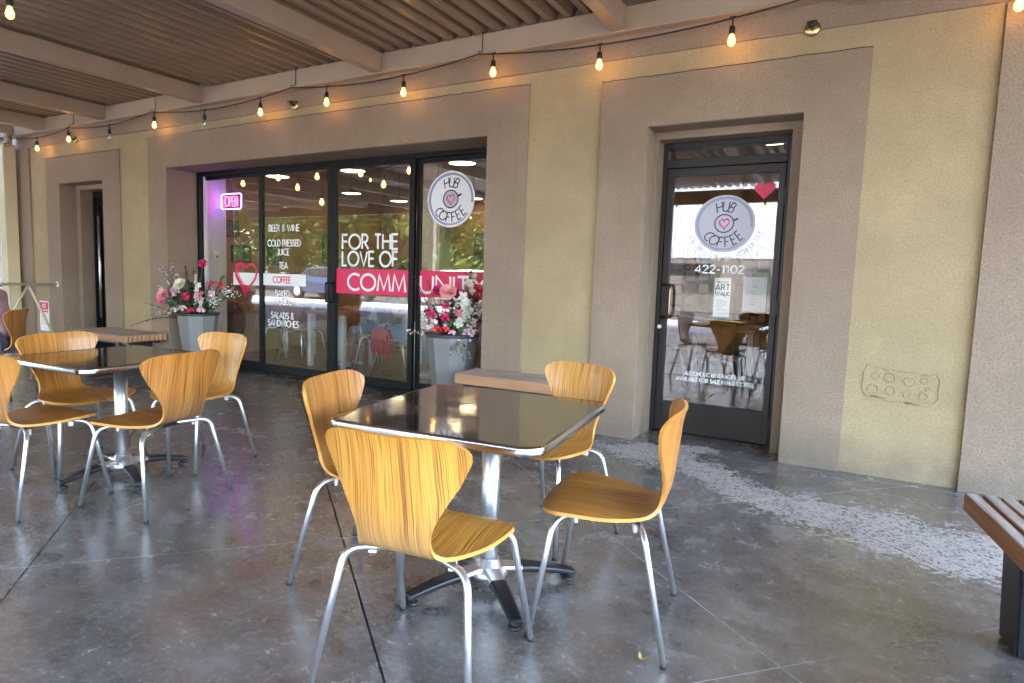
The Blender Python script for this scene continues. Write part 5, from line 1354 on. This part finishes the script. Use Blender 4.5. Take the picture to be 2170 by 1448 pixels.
# ================================================================ THE STREET (seen in the glass)
def tree(x, y, h, cr_, label, mt, seed, name='leafy_tree', squash=.8):
    rnd = random.Random(seed); t = thing(name, label, 'tree', (x, y, 0), group='trees across the street')
    m_ = MB(); m_.tube([(0, 0, -.1), (.05, 0, h*.2), (-.05, .05, h*.45), (0, 0, h*.75)], [.20, .15, .11, .04], 8)
    tips = []
    for k in range(7):
        a = k*2.4; z = h*(.3+.06*k); q = Vector((math.cos(a)*cr_*.65, math.sin(a)*cr_*.65, z+h*.2)); m_.tube([(0, 0, z), tuple(q*.5+Vector((0, 0, z*.5+.1))), tuple(q)], [.07, .04, .015], 6); tips.append(q)
    m_.build('trunk', M['bark'], t)
    lf = MB(); tips += [Vector((rnd.gauss(0, .45)*cr_, rnd.gauss(0, .45)*cr_, h*rnd.uniform(.14, .95))) for _ in range(26)]
    for q in tips:
        rr = cr_*rnd.uniform(.28, .48)
        for k in range(210):
            v = Vector((rnd.gauss(0, 1), rnd.gauss(0, 1), rnd.gauss(0, squash))); v = v.normalized()*rr*rnd.uniform(.4, 1.05)
            p = q+v; a = Vector((rnd.gauss(0, 1), rnd.gauss(0, 1), rnd.gauss(0, .6))).normalized()*.15*rnd.uniform(.7, 1.5); b = a.orthogonal().normalized()*.08*rnd.uniform(.8, 1.6)
            lf.add([p-a, p+b, p+a, p-b], [(0, 1, 2, 3)])
    tag(lf.build('crown', M[mt], t), kind='stuff')
TR = [(-31, -15, 7.5, 3.0, 'leaf'), (-27, -16, 8, 3.2, 'leafd'), (-23.5, -15, 7, 2.8, 'leaf'), (-20, -15.5, 6.5, 2.6, 'leafd'), (-16.8, -15, 6.0, 2.2, 'leaf'), (-34, -19, 9, 3.5, 'leafd'), (-25.5, -20, 9, 3.4, 'leaf'), (-14.2, -18, 7.5, 2.4, 'leafd'), (-29.5, -23, 9, 3.6, 'leafd'), (-21, -19.5, 8, 3.0, 'leaf'), (-38, -24, 10, 4, 'leafd'), (-11.3, -20, 7, 2.6, 'leaf')]
nm_ = ['first', 'second', 'third', 'fourth', 'fifth', 'sixth', 'seventh', 'eighth', 'ninth', 'tenth', 'eleventh', 'twelfth']
for i, (x, y, h, c_, mt) in enumerate(TR):
    tree(x, y, h, c_, ('bright' if mt == 'leaf' else 'dark')+' green tree across the street, '+nm_[i]+' as mirrored in the wide window', mt, 40+i)
t = thing('white_metal_building', 'white ribbed metal building mirrored in the door glass', 'building', (-3.5, -15, 0))
MB().box(-5.5, 4.5, -6, 0, 0, 2.05).build('lower_wall', simple('grey_block', (.13, .12, .11), .9, var=.15, vs=4), t)
m_ = MB(); x = -5.6
pts = []
while x < 4.6: pts += [(x, .0), (x+.10, .0), (x+.12, .03), (x+.16, .03), (x+.18, 0)]; x += .2
n = len(pts); vs = [(u, v+.02, 2.05) for u, v in pts]+[(u, v+.02, 5.6) for u, v in pts]
m_.add(vs, [(i, i+1, n+i+1, n+i) for i in range(n-1)]); m_.build('ribbed_siding', simple('white_siding', (.40, .42, .46), .5, var=.08, vs=1.2), t)
MB().box(-5.6, 4.7, -6, .0, 2.06, 5.6).build('upper_wall', M['intwhite'], t)
for k in range(4): MB().box(-4.6+2.3*k, -3.2+2.3*k, .004, .03, .7, 1.75).build('window', M['doorglass'], t)
t = thing('shingled_house', 'house with grey shingle roof mirrored in the right window pane', 'house', (-20.5, -26, 0))
MB().box(-5, 5, -4, 4, 0, 2.7).build('wall', simple('red_brown_siding', (.20, .08, .05), .8, var=.2), t)
m_ = MB(); m_.prism([(-4.6, 2.65), (0, 5.6), (4.6, 2.65), (4.4, 2.6), (-4.4, 2.6)], -5.5, 5.5, 'x'); m_.build('roof', simple('grey_shingle', (.12, .13, .15), .9, var=.4, vs=9), t)
for k in range(3): MB().box(-3.6+2.8*k, -2.4+2.8*k, 4.0, 4.03, 1.0, 2.1).build('window', M['doorglass'], t)
# exit sign hanging over the drive
t = thing('hanging_sign', 'white exit only banner hanging outside, mirrored in the door glass', 'sign', (-3.3, -4.3, 1.48))
MB().box(-.48, .48, -.006, .006, -.14, .15).build('board', M['white'], t)
m_ = MB()
ls, tw = text_lines('EXIT ONLY', .12, .16, .95)
for l_ in ls: ribbon(m_, [(-(p[0]-tw/2), p[1]+.0) for p in l_], .02, .0075)
ls, tw = text_lines("CLEARANCE 8'-6\"", .06, .16, .9)
for l_ in ls: ribbon(m_, [(-(p[0]-tw/2), p[1]-.10) for p in l_], .011, .0075)
m_.build('lettering', M['ink'], t)
for sx in (-.42, .42): MB().tube([(sx, 0, .14), (sx*.55, 0, 1.55)], .003, 4).build('chain', M['cable'], t)
# parked car
def car(x, y, rz, label, paint):
    t = thing('parked_car', label, 'car', (x, y, 0), R(rz), 'cars parked across the drive')
    side = [(-2.2, .35), (-2.22, .62), (-2.1, .86), (-1.35, .95), (-.75, 1.36), (.55, 1.40), (1.25, 1.02), (2.05, .92), (2.2, .7), (2.2, .35), (1.75, .28), (-1.7, .28)]
    m_ = MB(); vs = []; 
    for (w, k) in ((-.86, 1), (.86, 1)):
        for (u, v) in side:
            ins = .13 if v > 1.0 else 0; vs.append((u, w*(1-ins) , v))
    n = len(side); m_.add(vs, [tuple(range(n)), tuple(range(2*n-1, n-1, -1))]+[(i, n+i, n+(i+1) % n, (i+1) % n) for i in range(n)]); m_.build('body', paint, t, .05, 3)
    for sy in (-1, 1):
        m_ = MB(); m_.prism([(-1.15, 1.0), (-.7, 1.3), (-.1, 1.33), (-.1, 1.0)], sy*.80, sy*.835, 'y'); m_.build('side_window', M['ink'], t)
        m_ = MB(); m_.prism([(-.03, 1.0), (-.03, 1.33), (.5, 1.33), (1.05, 1.03)], sy*.80, sy*.835, 'y'); m_.build('side_window', M['ink'], t)
        for wx in (-1.35, 1.35):
            m_ = MB(); m_.tube([(wx, sy*.70, .33), (wx, sy*.88, .33)], .33, 20); w_ = m_.build('tyre', M['blackplastic'], t)
            m_ = MB(); m_.tube([(wx, sy*.875, .33), (wx, sy*.89, .33)], .2, 14); m_.build('rim', M['chrome'], w_)
        MB().box(2.14, 2.22, sy*.62-.14, sy*.62+.14, .66, .80).build('headlight', M['acrylic'], t)
car(-12.6, -10, 4, 'white parked car mirrored behind the right planter', simple('white_paint', (.72, .72, .72), .25, spec=.7))
car(-19.5, -10.4, 0, 'dark blue parked car mirrored in the third pane', simple('blue_paint', (.03, .05, .10), .2, spec=.7))

# brick building past the post
t = thing('brick_building', 'purple-brown brick building with grey stone base beyond the cream post', 'building', (-18, 8, 0))
MB().box(-10, -.05, -8, 9, 0, 12).build('wall', simple('mortar', (.06, .055, .05), .9, var=.2), t)
bm_ = [simple('brick_'+n_, c, .85, var=.2, vs=20, bump=.4) for n_, c in (('purple', (.045, .028, .026)), ('brown', (.055, .037, .028)), ('dark', (.032, .023, .023)))]
bmesh_ = []
for k in range(3):
    me = MB().box(-.05, .0, -.195, .195, -.062, .062).mesh('brick', .004); me.materials.append(bm_[k]); bmesh_.append(me)
rnd = random.Random(4)
for r_ in range(17):
    for c_ in range(5):
        link('brick', rnd.choice(bmesh_), None, t, (rnd.uniform(-.006, .004), -.8+c_*.41+(.205 if r_ % 2 else 0), 2.19+r_*.145))
for r_ in range(3):
    for c_ in range(3):
        MB().box(-.05, .01, -1.0+c_*1.0, -.02+c_*1.0, .02+r_*.68, .67+r_*.68).build('stone_block', simple('grey_stone', (.03, .032, .037), .85, var=.3, vs=15, bump=.5), t, .006)
MB().box(-.05, .002, -8, -1.1, 2.1, 12).build('brick_field', bm_[1], t); MB().box(-.05, .002, 1.9, 9, 2.1, 12).build('brick_field', bm_[1], t)
